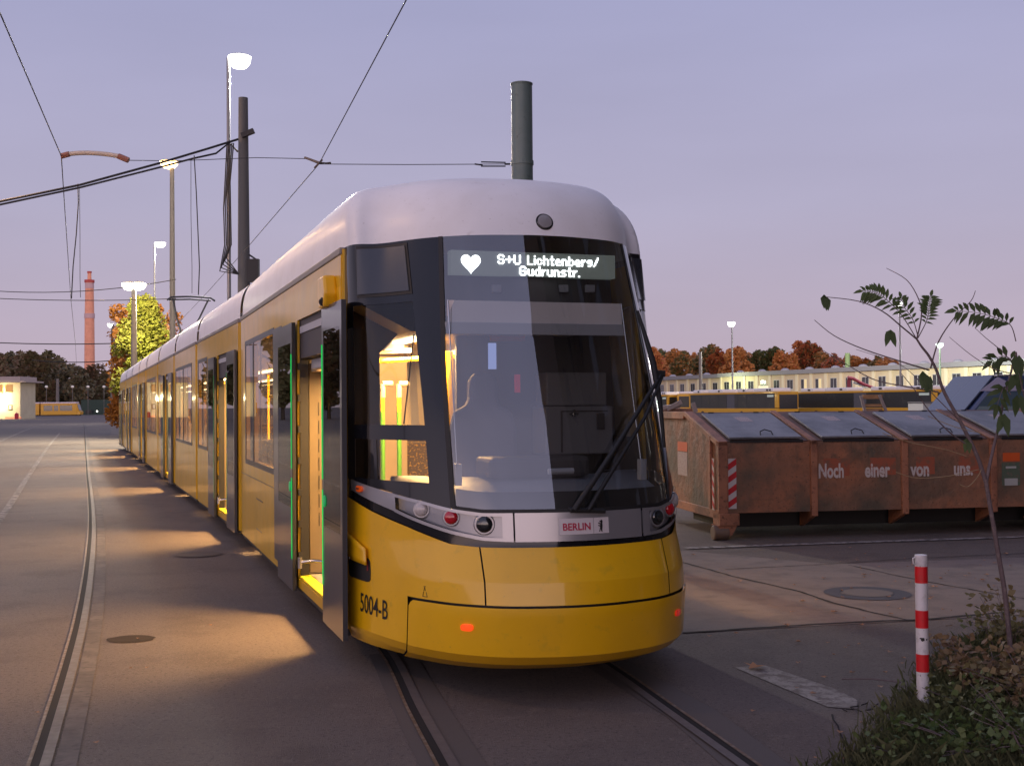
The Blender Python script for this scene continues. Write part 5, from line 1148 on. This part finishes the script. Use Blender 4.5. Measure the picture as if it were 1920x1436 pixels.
pA, pB = AT(1309, 745, 142), AT(1478, 745, 124); bd_ = (pB - pA); ba = math.atan2(bd_.y, bd_.x)
bus = make_bus('yellow articulated bus whose whole side shows left of the red crane arm')
bus.location = (pB.x, pB.y, 0); bus.rotation_euler = (0, 0, ba); bus.scale = (bd_.length / 17.5, 1, 1)
def put_bus(x0, y0, x1, y1, lb):
    a_, c_ = AT(x0, 745, y0), AT(x1, 745, y1); d_ = c_ - a_; o = dup(bus, (c_.x, c_.y, 0), math.atan2(d_.y, d_.x), lb); o.scale = (d_.length / 17.5, 1, 1)
put_bus(1507, 134, 1775, 114, 'yellow articulated bus behind the sapling and below the red crane arm')
put_bus(1778, 122, 1990, 104, 'yellow bus at the right behind the blue van')
put_bus(1170, 170, 1268, 158, 'yellow bus partly hidden behind the tram front')

# bus seen from its front
p = AT(1288, 745, 150); ff = thing('city_bus', 'yellow bus seen from its front beside the container end', 'bus', (p.x, p.y, 0), math.radians(-8), 'yellow buses parked in a row')
b = MB(); b.box(-1.25, 1.25, 0, 11, .35, 3.05); b.build('body', YF, ff, bevel=.12); b = MB(); b.box(-1.0, 1.0, -.03, .02, 1.35, 2.75); b.build('windscreen', BW, ff, bevel=.05)
b = MB(); b.box(-1.0, 1.0, .5, 4, 3.05, 3.35); b.build('roof_unit', MATS['white roof unit'], ff, bevel=.1)
b = MB(); b.box(1.28, 1.40, -.3, .1, 1.9, 2.5); b.box(-1.40, -1.28, -.3, .1, 1.9, 2.5); b.build('mirror', RUB, ff)
# white van between buses
def white_van(label, p, rz, s_=1.0):
    t = thing('parked_van', label, 'van', (p.x, p.y, 0), rz); b = MB(); b.prism([(-2.6, -.95, .35), (2.4, -.95, .35), (2.5, -.95, 1.1), (1.6, -.95, 1.35), (1.0, -.95, 2.2), (.6, -.95, 2.35), (-2.6, -.95, 2.35)], (0, 1.9, 0)); b.build('body', mat('white van paint', (.6, .56, .56), .35, coat=.8), t, bevel=.08)
    b = MB(); b.prism([(1.5, -.97, 1.38), (1.0, -.97, 2.1), (.3, -.97, 2.1), (.3, -.97, 1.38)], (0, 1.94, 0)); b.build('window', BW, t)
    b = MB(); [b.lathe((x, y, .36), (0, 1, 0), [(0, .34), (.2, .34)], 16) for x in (-1.6, 1.6) for y in (-.97, .77)]; b.build('wheel', RUB, t); return t
white_van('white van parked between two yellow buses', AT(1502, 765, 175), math.radians(200))
# low white trailer
p0, p1 = AT(1717, 755, 55), AT(1822, 755, 52); tr = thing('box_trailer', 'low white box trailer left of the blue van', 'trailer', ((p0.x + p1.x) / 2, (p0.y + p1.y) / 2, 0), 0)
L_ = (p1.x - p0.x) / 2 + .2; b = MB(); b.box(-L_, L_, 0, 2, .55, 1.82); b.build('body', mat('trailer white', (.45, .46, .45), .5), tr, bevel=.03); b = MB(); b.box(-L_, L_, -.02, 2.02, 1.76, 1.84); b.box(-L_, L_, -.02, 0, 1.3, 1.33); b.build('rim', SPOL, tr)
b = MB(); [b.lathe((x, -.02, .32), (0, 1, 0), [(0, .3), (.2, .3)], 16) for x in (-.4, .4)]; b.build('wheel', RUB, tr)
# blue van at the right edge
pv = AT(1812, 775, 25); bv = thing('parked_van', 'blue van with pale sloping windscreen behind the container', 'van', (pv.x, pv.y, 0), math.radians(6))
BLU = mat('blue van paint', (.035, .055, .14), .3, coat=1); PALE = mat('pale lavender bonnet', (.42, .42, .56), .4, coat=.8)
b = MB(); b.prism([(-.55, 0, .35), (5.2, 0, .35), (5.2, 0, 2.15), (4.9, 0, 2.4), (1.1, 0, 2.4), (.72, 0, 2.37), (-.0, 0, 1.55), (-.5, 0, 1.35), (-.6, 0, .8)], (0, 1.95, 0)); b.build('body', BLU, bv, bevel=.06)
b = MB(); b.prism([(.70, -.012, 2.36), (1.35, -.012, 2.06), (.30, -.012, 2.06)], (0, .004, 0)); b.prism([(.70, 0, 2.385), (1.3, 0, 2.41), (1.3, 1.9, 2.41), (.70, 1.9, 2.385)], (0, 0, .02)); b.build('windscreen_frame', PALE, bv); b = MB(); b.prism([(-.02, .1, 1.60), (.68, .1, 2.385), (.68, 1.85, 2.385), (-.02, 1.85, 1.60)], (-.02, 0, .02)); b.build('windscreen', mat('van glass', (.06, .08, .13), .25, coat=.3), bv)
b = MB(); b.prism([(.12, -.008, 1.56), (1.5, -.008, 1.56), (1.5, -.008, 2.04), (.50, -.008, 2.04)], (0, .004, 0)); b.build('side_window', mat('bluish side window', (.08, .13, .17), .1, coat=1), bv)
b = MB(); b.prism([(.14, -.014, 1.56), (.55, -.014, 1.56), (.55, -.014, 1.74), (.28, -.014, 1.74)], (0, .004, 0)); b.prism([(.68, -.014, 1.56), (1.4, -.014, 1.56), (1.4, -.014, 1.74), (.68, -.014, 1.74)], (0, .004, 0)); b.build('window_view', mat('teal glass strip', (.2, .28, .3), .2, coat=1), bv)
b = MB(); [b.lathe((x, -.02, .36), (0, 1, 0), [(0, .34), (.22, .34)], 18) for x in (.35, 4.0)]; b.build('wheel', RUB, bv)
# red loader arm
rd_ = thing('loader_crane', 'dark red folded crane arm above the bus roofs', 'crane', AT(1591, 735, 150).to_tuple()[:2] + (0,))
RDM = mat('crane red', (.22, .02, .04), .6); o_ = Vector(rd_.location)
def CQ(px, py): return AT(px, py, 150) - o_
b = MB(); b.tube([CQ(1592, 760), CQ(1592, 712)], .25, 8); b.build('column', RDM, rd_); b = MB(); b.tube([CQ(1589, 708), CQ(1600, 710), CQ(1618, 720), CQ(1638, 727)], [.24, .22, .2, .16], 8); b.build('boom', RDM, rd_)
b = MB(); b.tube([(0, 0, 0), CQ(1592, 755)], .6, 10); b.build('pedestal', DGR, rd_); b = MB(); b.tube([CQ(1600, 717), CQ(1620, 724)], .12, 6); b.build('hydraulic_ram', CHR, rd_)
# wooden frame
WD = mat('raw wood', (.42, .24, .11), .7, noise=[(8, (.34, .18, .08), .4, .6)]); WG = mat('grey plank', (.3, .25, .23), .7)
wf = thing('wooden_crate', 'wooden slatted rack with two slanting grey posts above the container', 'rack', AT(1637, 770, 28).to_tuple()[:2] + (0,)); o_ = Vector(wf.location)
def CW(px, py, d=0): return AT(px, py, 28 + d) - o_
b = MB()
for y in (744, 760, 768): b.obox((CW(1618, y) + CW(1654, y)) / 2, (1, 0, 0), (0, 1, 0), (0, 0, 1), .23, .03, .032 if y != 744 else .05)
b.box(-.25, .25, .0, .7, 0, 1.52); b.build('slat', WD, wf)
b = MB(); b.obox((CW(1614, 742, -.1) + CW(1622, 772, -.1)) / 2, CW(1622, 772) - CW(1614, 742), (0, 1, 0), (1, 0, .2), .20, .03, .03); b.obox((CW(1649, 741, -.1) + CW(1661, 770, -.1)) / 2, CW(1661, 770) - CW(1649, 741), (0, 1, 0), (1, 0, .3), .20, .03, .03); b.build('post', WG, wf)
# scrap and boards behind the container near the tram
sk = thing('rubble_skip', 'open skip with loose boards behind the container end', 'skip', AT(1262, 770, 30).to_tuple()[:2] + (0,)); o_ = Vector(sk.location)
b = MB(); b.box(-.9, .5, 0, 2, .2, 1.72); b.build('body', ORE, sk)
b = MB(); b.obox(AT(1264, 760, 29) - o_, (1, 0, .5), (0, 1, 0), (-.5, 0, 1), .2, .05, .05); b.obox(AT(1302, 764, 29) - o_, (.3, 0, -1), (0, 1, 0), (1, 0, .3), .12, .04, .05); b.obox(AT(1245, 764, 29.5) - o_, (1, 0, .1), (0, 1, 0), (-.1, 0, 1), .35, .4, .05); b.build('board', WG, sk)

# ---------------------------------------------------------------- sapling
SB = mat('sapling bark', (.14, .10, .10), .8, noise=[(30, (.2, .15, .14), .5, .65)]); SL = leafmat('sapling leaf', [(.07, .10, .04), (.10, .14, .05), (.18, .17, .04)], trans=.3)
SY = 8.4
def SP_(px, py, d=0): return AT(px, py, SY + d)
sap = thing('sapling', 'young bare branched sapling with feather leaves at the right', 'young tree', G(1893, 1215).to_tuple()[:2] + (0,)); so = Vector(sap.location)
def branch(b, pts, r0, r1, d0=0, d1=0):
    P = smooth_pts([SP_(x, y, d0 + (d1 - d0) * i / max(1, len(pts) - 1)) - so for i, (x, y) in enumerate(pts)], 4); b.tube(P, lin(r0, r1, len(P)), 7)
b = MB()
branch(b, [(1895, 1220), (1885, 1120), (1872, 1040), (1860, 970), (1849, 905)], .019, .015)
branch(b, [(1849, 905), (1830, 850), (1800, 790), (1770, 735), (1756, 695), (1742, 668), (1728, 650), (1719, 636)], .0155, .007)
branch(b, [(1849, 905), (1858, 860), (1872, 800), (1884, 740), (1895, 700), (1905, 660)], .013, .006, 0, .2)
branch(b, [(1719, 636), (1690, 612), (1655, 584), (1610, 565), (1550, 557)], .006, .0025, 0, -.2)
branch(b, [(1738, 662), (1700, 688), (1640, 665), (1570, 640), (1534, 602)], .006, .002, 0, -.2) if False else branch(b, [(1742, 694), (1690, 678), (1620, 655), (1565, 630), (1527, 600)], .006, .002, 0, -.3)
branch(b, [(1719, 636), (1728, 590), (1722, 560), (1700, 525), (1662, 503)], .006, .002, 0, .3)
branch(b, [(1745, 690), (1760, 640), (1790, 595), (1820, 565), (1829, 545)], .006, .002)
branch(b, [(1760, 735), (1700, 725), (1640, 712), (1590, 685), (1540, 655)], .006, .002, 0, .3)
branch(b, [(1895, 700), (1860, 690), (1820, 665), (1780, 632)], .004, .0015)
branch(b, [(1905, 690), (1880, 660), (1850, 635), (1828, 615)], .004, .0015)
branch(b, [(1800, 790), (1760, 750), (1715, 705), (1680, 680), (1605, 655)], .004, .0015, 0, .2)
branch(b, [(1905, 660), (1915, 720), (1925, 760)], .006, .004)
branch(b, [(1815, 835), (1780, 810), (1742, 770), (1718, 735), (1690, 700)], .006, .002, 0, -.2)
b.build('trunk', SB, sap, smooth=60)
lf = MB()
def leaflet(base, d, L, w, droop):
    d = d.normalized(); s_ = d.cross(Vector((0, -1, .3))).normalized(); tip = base + d * L + Vector((0, 0, -droop)); m1 = base + d * L * .35 + Vector((0, 0, .0))
    m2 = base + d * L * .7 + Vector((0, 0, -droop * .4))
    lf.poly([base, m1 + s_ * w, m2 + s_ * w * .7, tip, m2 - s_ * w * .7, m1 - s_ * w])
rndl = random.Random(3)
def pinnate(pts, n, L, w, d=0, up=0):
    P = smooth_pts([SP_(x, y, d) - so for x, y in pts], 6); st_ = MB(); b_ = P
    for k in range(n):
        t = .28 + .7 * k / (n - 1); i = min(int(t * (len(P) - 1)), len(P) - 2); p = P[i].lerp(P[i + 1], t * (len(P) - 1) - i); ax = (P[min(i + 1, len(P) - 1)] - P[max(i - 1, 0)]).normalized()
        side = ax.cross(Vector((0, -1, 0))).normalized(); sc = .55 + .5 * math.sin(PI * (k + .8) / (n + .6))
        for sg in (-1, 1):
            dr = (side * sg * .8 + ax * .55 + Vector((0, rndl.uniform(-.5, .5), rndl.uniform(-.15, .15)))).normalized()
            leaflet(p, dr, L * sc * rndl.uniform(.85, 1.1), w * sc, L * .22)
    leaflet(P[-1], (P[-1] - P[-3]).normalized(), L * .8, w, L * .2)
    return P
stalk = MB()
for pts, n, L, w, d in (([(1719, 636), (1690, 590), (1660, 560), (1640, 548), (1620, 546)], 15, .10, .014, 0), ([(1722, 632), (1738, 600), (1742, 575), (1745, 558)], 12, .10, .013, .05), ([(1722, 634), (1712, 600), (1695, 575), (1690, 560)], 9, .09, .013, -.05),
                        ([(1905, 640), (1895, 610), (1870, 597), (1835, 587), (1795, 583)], 12, .12, .019, 0), ([(1905, 690), (1893, 672), (1878, 668), (1862, 676)], 5, .12, .019, .1), ([(1895, 740), (1885, 725), (1878, 735), (1870, 760)], 5, .11, .019, .05)):
    P = pinnate(pts, n, L, w, d); stalk.tube(P, lin(.004, .0015, len(P)), 5)
for px, py, L in ((1545, 552, .09), (1550, 556, .09), (1669, 620, .11), (1670, 618, .09), (1735, 700, .13), (1730, 695, .12), (1745, 705, .11), (1815, 820, .10)):
    for k in range(2): leaflet(SP_(px, py, 0) - so, Vector((rndl.uniform(-.6, .4), -.3, -1)), L, .026, .02)
for px, py in ((1905, 665), (1912, 700), (1885, 775), (1912, 740)):
    for k in range(2): leaflet(SP_(px + rndl.uniform(-6, 6), py, rndl.uniform(-.1, .1)) - so, Vector((rndl.uniform(-.9, .3), -.4, -1)), .15, .032, .03)
stalk.build('leaf_stalk', SB, sap); lf.build('leaves', SL, sap)
# pale dry stems across the container
b = MB()
for pts in ([(1655, 812), (1710, 830), (1770, 842), (1812, 855)], [(1680, 885), (1720, 896), (1780, 892), (1835, 880)], [(1800, 908), (1815, 912), (1832, 895), (1840, 880)], [(1740, 780), (1790, 800), (1840, 812)]):
    P = smooth_pts([SP_(x, y, -.3) for x, y in pts], 5); b.tube(P, .0022, 4)
tag(b.build('dry_stems', mat('straw', (.35, .25, .13), .7)), 'thin pale dry stems arching before the container', 'dry stems')

# ---------------------------------------------------------------- grass, bramble and fallen leaves
GRS = leafmat('grass blades', [(.05, .075, .025), (.08, .10, .035), (.12, .12, .055), (.16, .13, .07)], trans=.2)
SOIL = mat('soil', (.035, .032, .022), .95, noise=[(6, (.02, .03, .012), .4, .6)], bump=(40, .8, .02))
EP = [G(1500, 1500), G(1590, 1436), G(1650, 1385), G(1690, 1345), G(1715, 1320), G(1735, 1285), G(1770, 1245), G(1810, 1215), G(1870, 1190), G(2050, 1175)]
sheet('grass_verge', EP + [Vector((7, 11, 0)), Vector((8, 3.5, 0)), Vector((2.0, 3.5, 0))], .008, SOIL)
def inside(x, y):
    # right of the verge edge polyline
    pts = EP
    if y < pts[0].y: return x > pts[0].x + .0
    for a, c in zip(pts, pts[1:]):
        if min(a.y, c.y) <= y <= max(a.y, c.y) and abs(c.y - a.y) > 1e-4:
            return x > a.x + (c.x - a.x) * (y - a.y) / (c.y - a.y)
    return False
rg = random.Random(21); gb = MB(); cnt = 0
dens = [(rg.uniform(1.5, 5), rg.uniform(4.5, 10), rg.uniform(.2, .5)) for _ in range(26)]
while cnt < 30000:
    y = rg.uniform(4.6, 10.5); x = rg.uniform(1.3, 5.2)
    if x > y * .46 or not inside(x + rg.gauss(0, .10), y): continue
    if rg.random() < .35 and not any((x - a) ** 2 + (y - c_) ** 2 < r * r for a, c_, r in dens): continue
    cnt += 1; hgt = rg.uniform(.02, .085) * (1.0 if rg.random() < .95 else 1.6); an = rg.uniform(0, 2 * PI); ln = rg.uniform(.2, .9) * hgt; w = rg.uniform(.0016, .0034)
    dx, dy = math.cos(an), math.sin(an); p = Vector((x, y, .006)); s_ = Vector((-dy, dx, 0)) * w; m_ = p + Vector((dx * ln * .35, dy * ln * .35, hgt * .65)); tp = p + Vector((dx * ln, dy * ln, hgt))
    gb.poly([p - s_, p + s_, m_ + s_ * .7, tp, m_ - s_ * .7])
tag(gb.build('grass', GRS), kind='stuff')
BRM = leafmat('bramble leaves', [(.11, .15, .055), (.16, .17, .07), (.24, .16, .085), (.22, .13, .08), (.17, .17, .09)], trans=.25)
def leafy(cx_, cy_, rad, hgt, n, size, seed, m, label):
    t = thing('weed_bush', label, 'bush', (cx_, cy_, 0), 0, 'low weeds on the grass verge'); r2_ = random.Random(seed); L = MB(); T_ = MB()
    for k in range(max(4, n // 28)):
        a = r2_.uniform(0, 2 * PI); r = rad * math.sqrt(r2_.random()) * .5; h_ = hgt * r2_.uniform(.5, 1.15); P = [Vector((r * math.cos(a) * .4, r * math.sin(a) * .4, 0)), Vector((r * math.cos(a), r * math.sin(a), h_ * .6)), Vector((rad * math.cos(a) * r2_.uniform(.5, 1.1), rad * math.sin(a) * r2_.uniform(.5, 1.1), h_))]
        P = smooth_pts(P, 5); T_.tube(P, lin(.004, .0015, len(P)), 4)
        for i in range(n // max(4, n // 28)):
            q = P[r2_.randrange(2, len(P))] + Vector((r2_.gauss(0, .05), r2_.gauss(0, .05), r2_.gauss(0, .04))); q.z = max(q.z, .03)
            d = Vector((r2_.gauss(0, 1), r2_.gauss(0, 1), r2_.gauss(-.2, .5))).normalized(); s_ = d.orthogonal().normalized(); s_.rotate(Matrix.Rotation(r2_.uniform(0, 6), 3, d)); sz = size * r2_.uniform(.5, 1.2); nrm = d.cross(s_) * sz * .15
            L.poly([q, q + d * sz * .4 + s_ * sz * .42, q + d * sz * .8 + s_ * sz * .25 + nrm, q + d * sz * 1.15 + nrm, q + d * sz * .8 - s_ * sz * .25 + nrm, q + d * sz * .4 - s_ * sz * .42])
    T_.build('stem', SB, t); L.build('leaves', m, t); return t
bc = [(G(1850, 1290), .40, .30, 380, 'reddish bramble clump right of the bollard'), (G(1925, 1330), .42, .36, 460, 'dense dark bramble clump at the right picture edge'), (G(1885, 1225), .38, .40, 420, 'sparse weed around the foot of the sapling'), (G(1800, 1330), .3, .16, 300, 'low leafy weed behind the yellow flowers'), (G(1960, 1440), .5, .35, 520, 'green weed clump in the bottom right corner'), (G(1840, 1420), .45, .14, 420, 'flat green weed patch at the bottom edge'), (G(1715, 1425), .3, .10, 240, 'small weed patch at the left end of the grass verge')]
for i, (p, r, h_, n, lb) in enumerate(bc): leafy(p.x, p.y, r, h_, n, .05 if i < 3 else .04, 40 + i, BRM if i < 3 else leafmat('weed leaves', [(.07, .11, .035), (.11, .14, .05), (.15, .15, .07)], trans=.2), lb)
# yellow flowers
fy = mat('yellow petals', (.75, .6, .02), .6)
for i, (px, py, lb) in enumerate(((1775, 1305, 'small yellow flower above the pair'), (1756, 1326, 'yellow flower nearest the bollard foot'), (1802, 1318, 'yellow flower farthest right in the grass'))):
    p = AT(px, py, G(px, py + 12).y); t = thing('wild_flower', lb, 'flower', (p.x, p.y, 0), 0, 'yellow flowers in the grass'); b = MB(); b.tube([(0, 0, 0), (0, 0, p.z)], .0015, 4); b.build('stem', SB, t)
    b = MB()
    for k in range(9): a = k / 9 * 2 * PI; b.poly([(0, 0, p.z), (.008 * math.cos(a - .3), .008 * math.sin(a - .3), p.z + .003), (.018 * math.cos(a), .018 * math.sin(a), p.z + .004), (.008 * math.cos(a + .3), .008 * math.sin(a + .3), p.z + .003)])
    b.build('petals', fy, t)
# fallen leaves
rg = random.Random(8); fb = MB()
def fallen(x, y, s_, b=None):
    b = b or fb; a = rg.uniform(0, 2 * PI); pts = []
    prof_ = [(0, 1), (.35, .35), (.9, .5), (.5, .05), (.75, -.5), (.2, -.35), (0, -1), (-.2, -.35), (-.75, -.5), (-.5, .05), (-.9, .5), (-.35, .35)]
    for u, v in prof_: pts.append((x + s_ * (u * math.cos(a) - v * math.sin(a)), y + s_ * (u * math.sin(a) + v * math.cos(a)), .015 + abs(u) * s_ * .35 + rg.uniform(0, .006)))
    c_ = b.av((x, y, .016)); ids = [b.av(q) for q in pts]
    for k in range(len(ids)): b.f.append((c_, ids[k], ids[(k + 1) % len(ids)]))
for px, py in ((1330, 1196), (1380, 1190), (1496, 1206), (1564, 1150), (1686, 1144), (1505, 1130), (1484, 1150), (1387, 1092), (1620, 1080), (1455, 1051), (1593, 1029), (1705, 1095), (1810, 1082), (1842, 1090), (1895, 1063), (1886, 1040), (1850, 1080), (1669, 1226), (1580, 1122), (1475, 1175), (1615, 1175), (1748, 1102), (1885, 1170), (1845, 1177), (1300, 1042)): p = G(px, py); fallen(p.x, p.y, rg.uniform(.022, .04))
for k in range(150):
    y = 4.5 + 10 * rg.random() ** 1.3; x = rg.uniform(.28, .46) * y + rg.uniform(-.6, .3)
    fallen(x, y, rg.uniform(.012, .03))
for px, py in ((60, 972), (320, 960), (395, 1175), (258, 1200), (275, 1255), (245, 1256), (180, 1397), (70, 1340)): p = G(px, py); fallen(p.x, p.y, rg.uniform(.012, .022))
tag(fb.build('fallen_leaves', leafmat('fallen leaf', [(.3, .17, .09), (.4, .24, .14), (.36, .15, .06), (.45, .32, .2)], trans=.1)), kind='stuff')
fb2 = MB(); p = G(1418, 1255); fallen(p.x, p.y, .085, fb2); tag(fb2.build('maple_leaf', mat('big brown leaf', (.42, .2, .08), .7)), 'large brown leaf lying on the end of the white dash', 'leaf')
tw = MB(); a_, c_ = G(1578, 1278), G(1690, 1284); tw.tube([(a_.x, a_.y, .02), ((a_.x + c_.x) / 2, (a_.y + c_.y) / 2, .03), (c_.x, c_.y, .02)], .005, 5); tag(tw.build('twig', SB), 'thin straight twig on the asphalt left of the bollard', 'twig')
tw = MB()
for k in range(16):
    q = G(1580 + k * 7, 1328 + rg.uniform(-6, 6)); a = rg.uniform(0, 6); tw.tube([(q.x, q.y, .01), (q.x + .05 * math.cos(a), q.y + .04 * math.sin(a), rg.uniform(.01, .035))], .004, 4)
tag(tw.build('debris', DRK), kind='stuff')
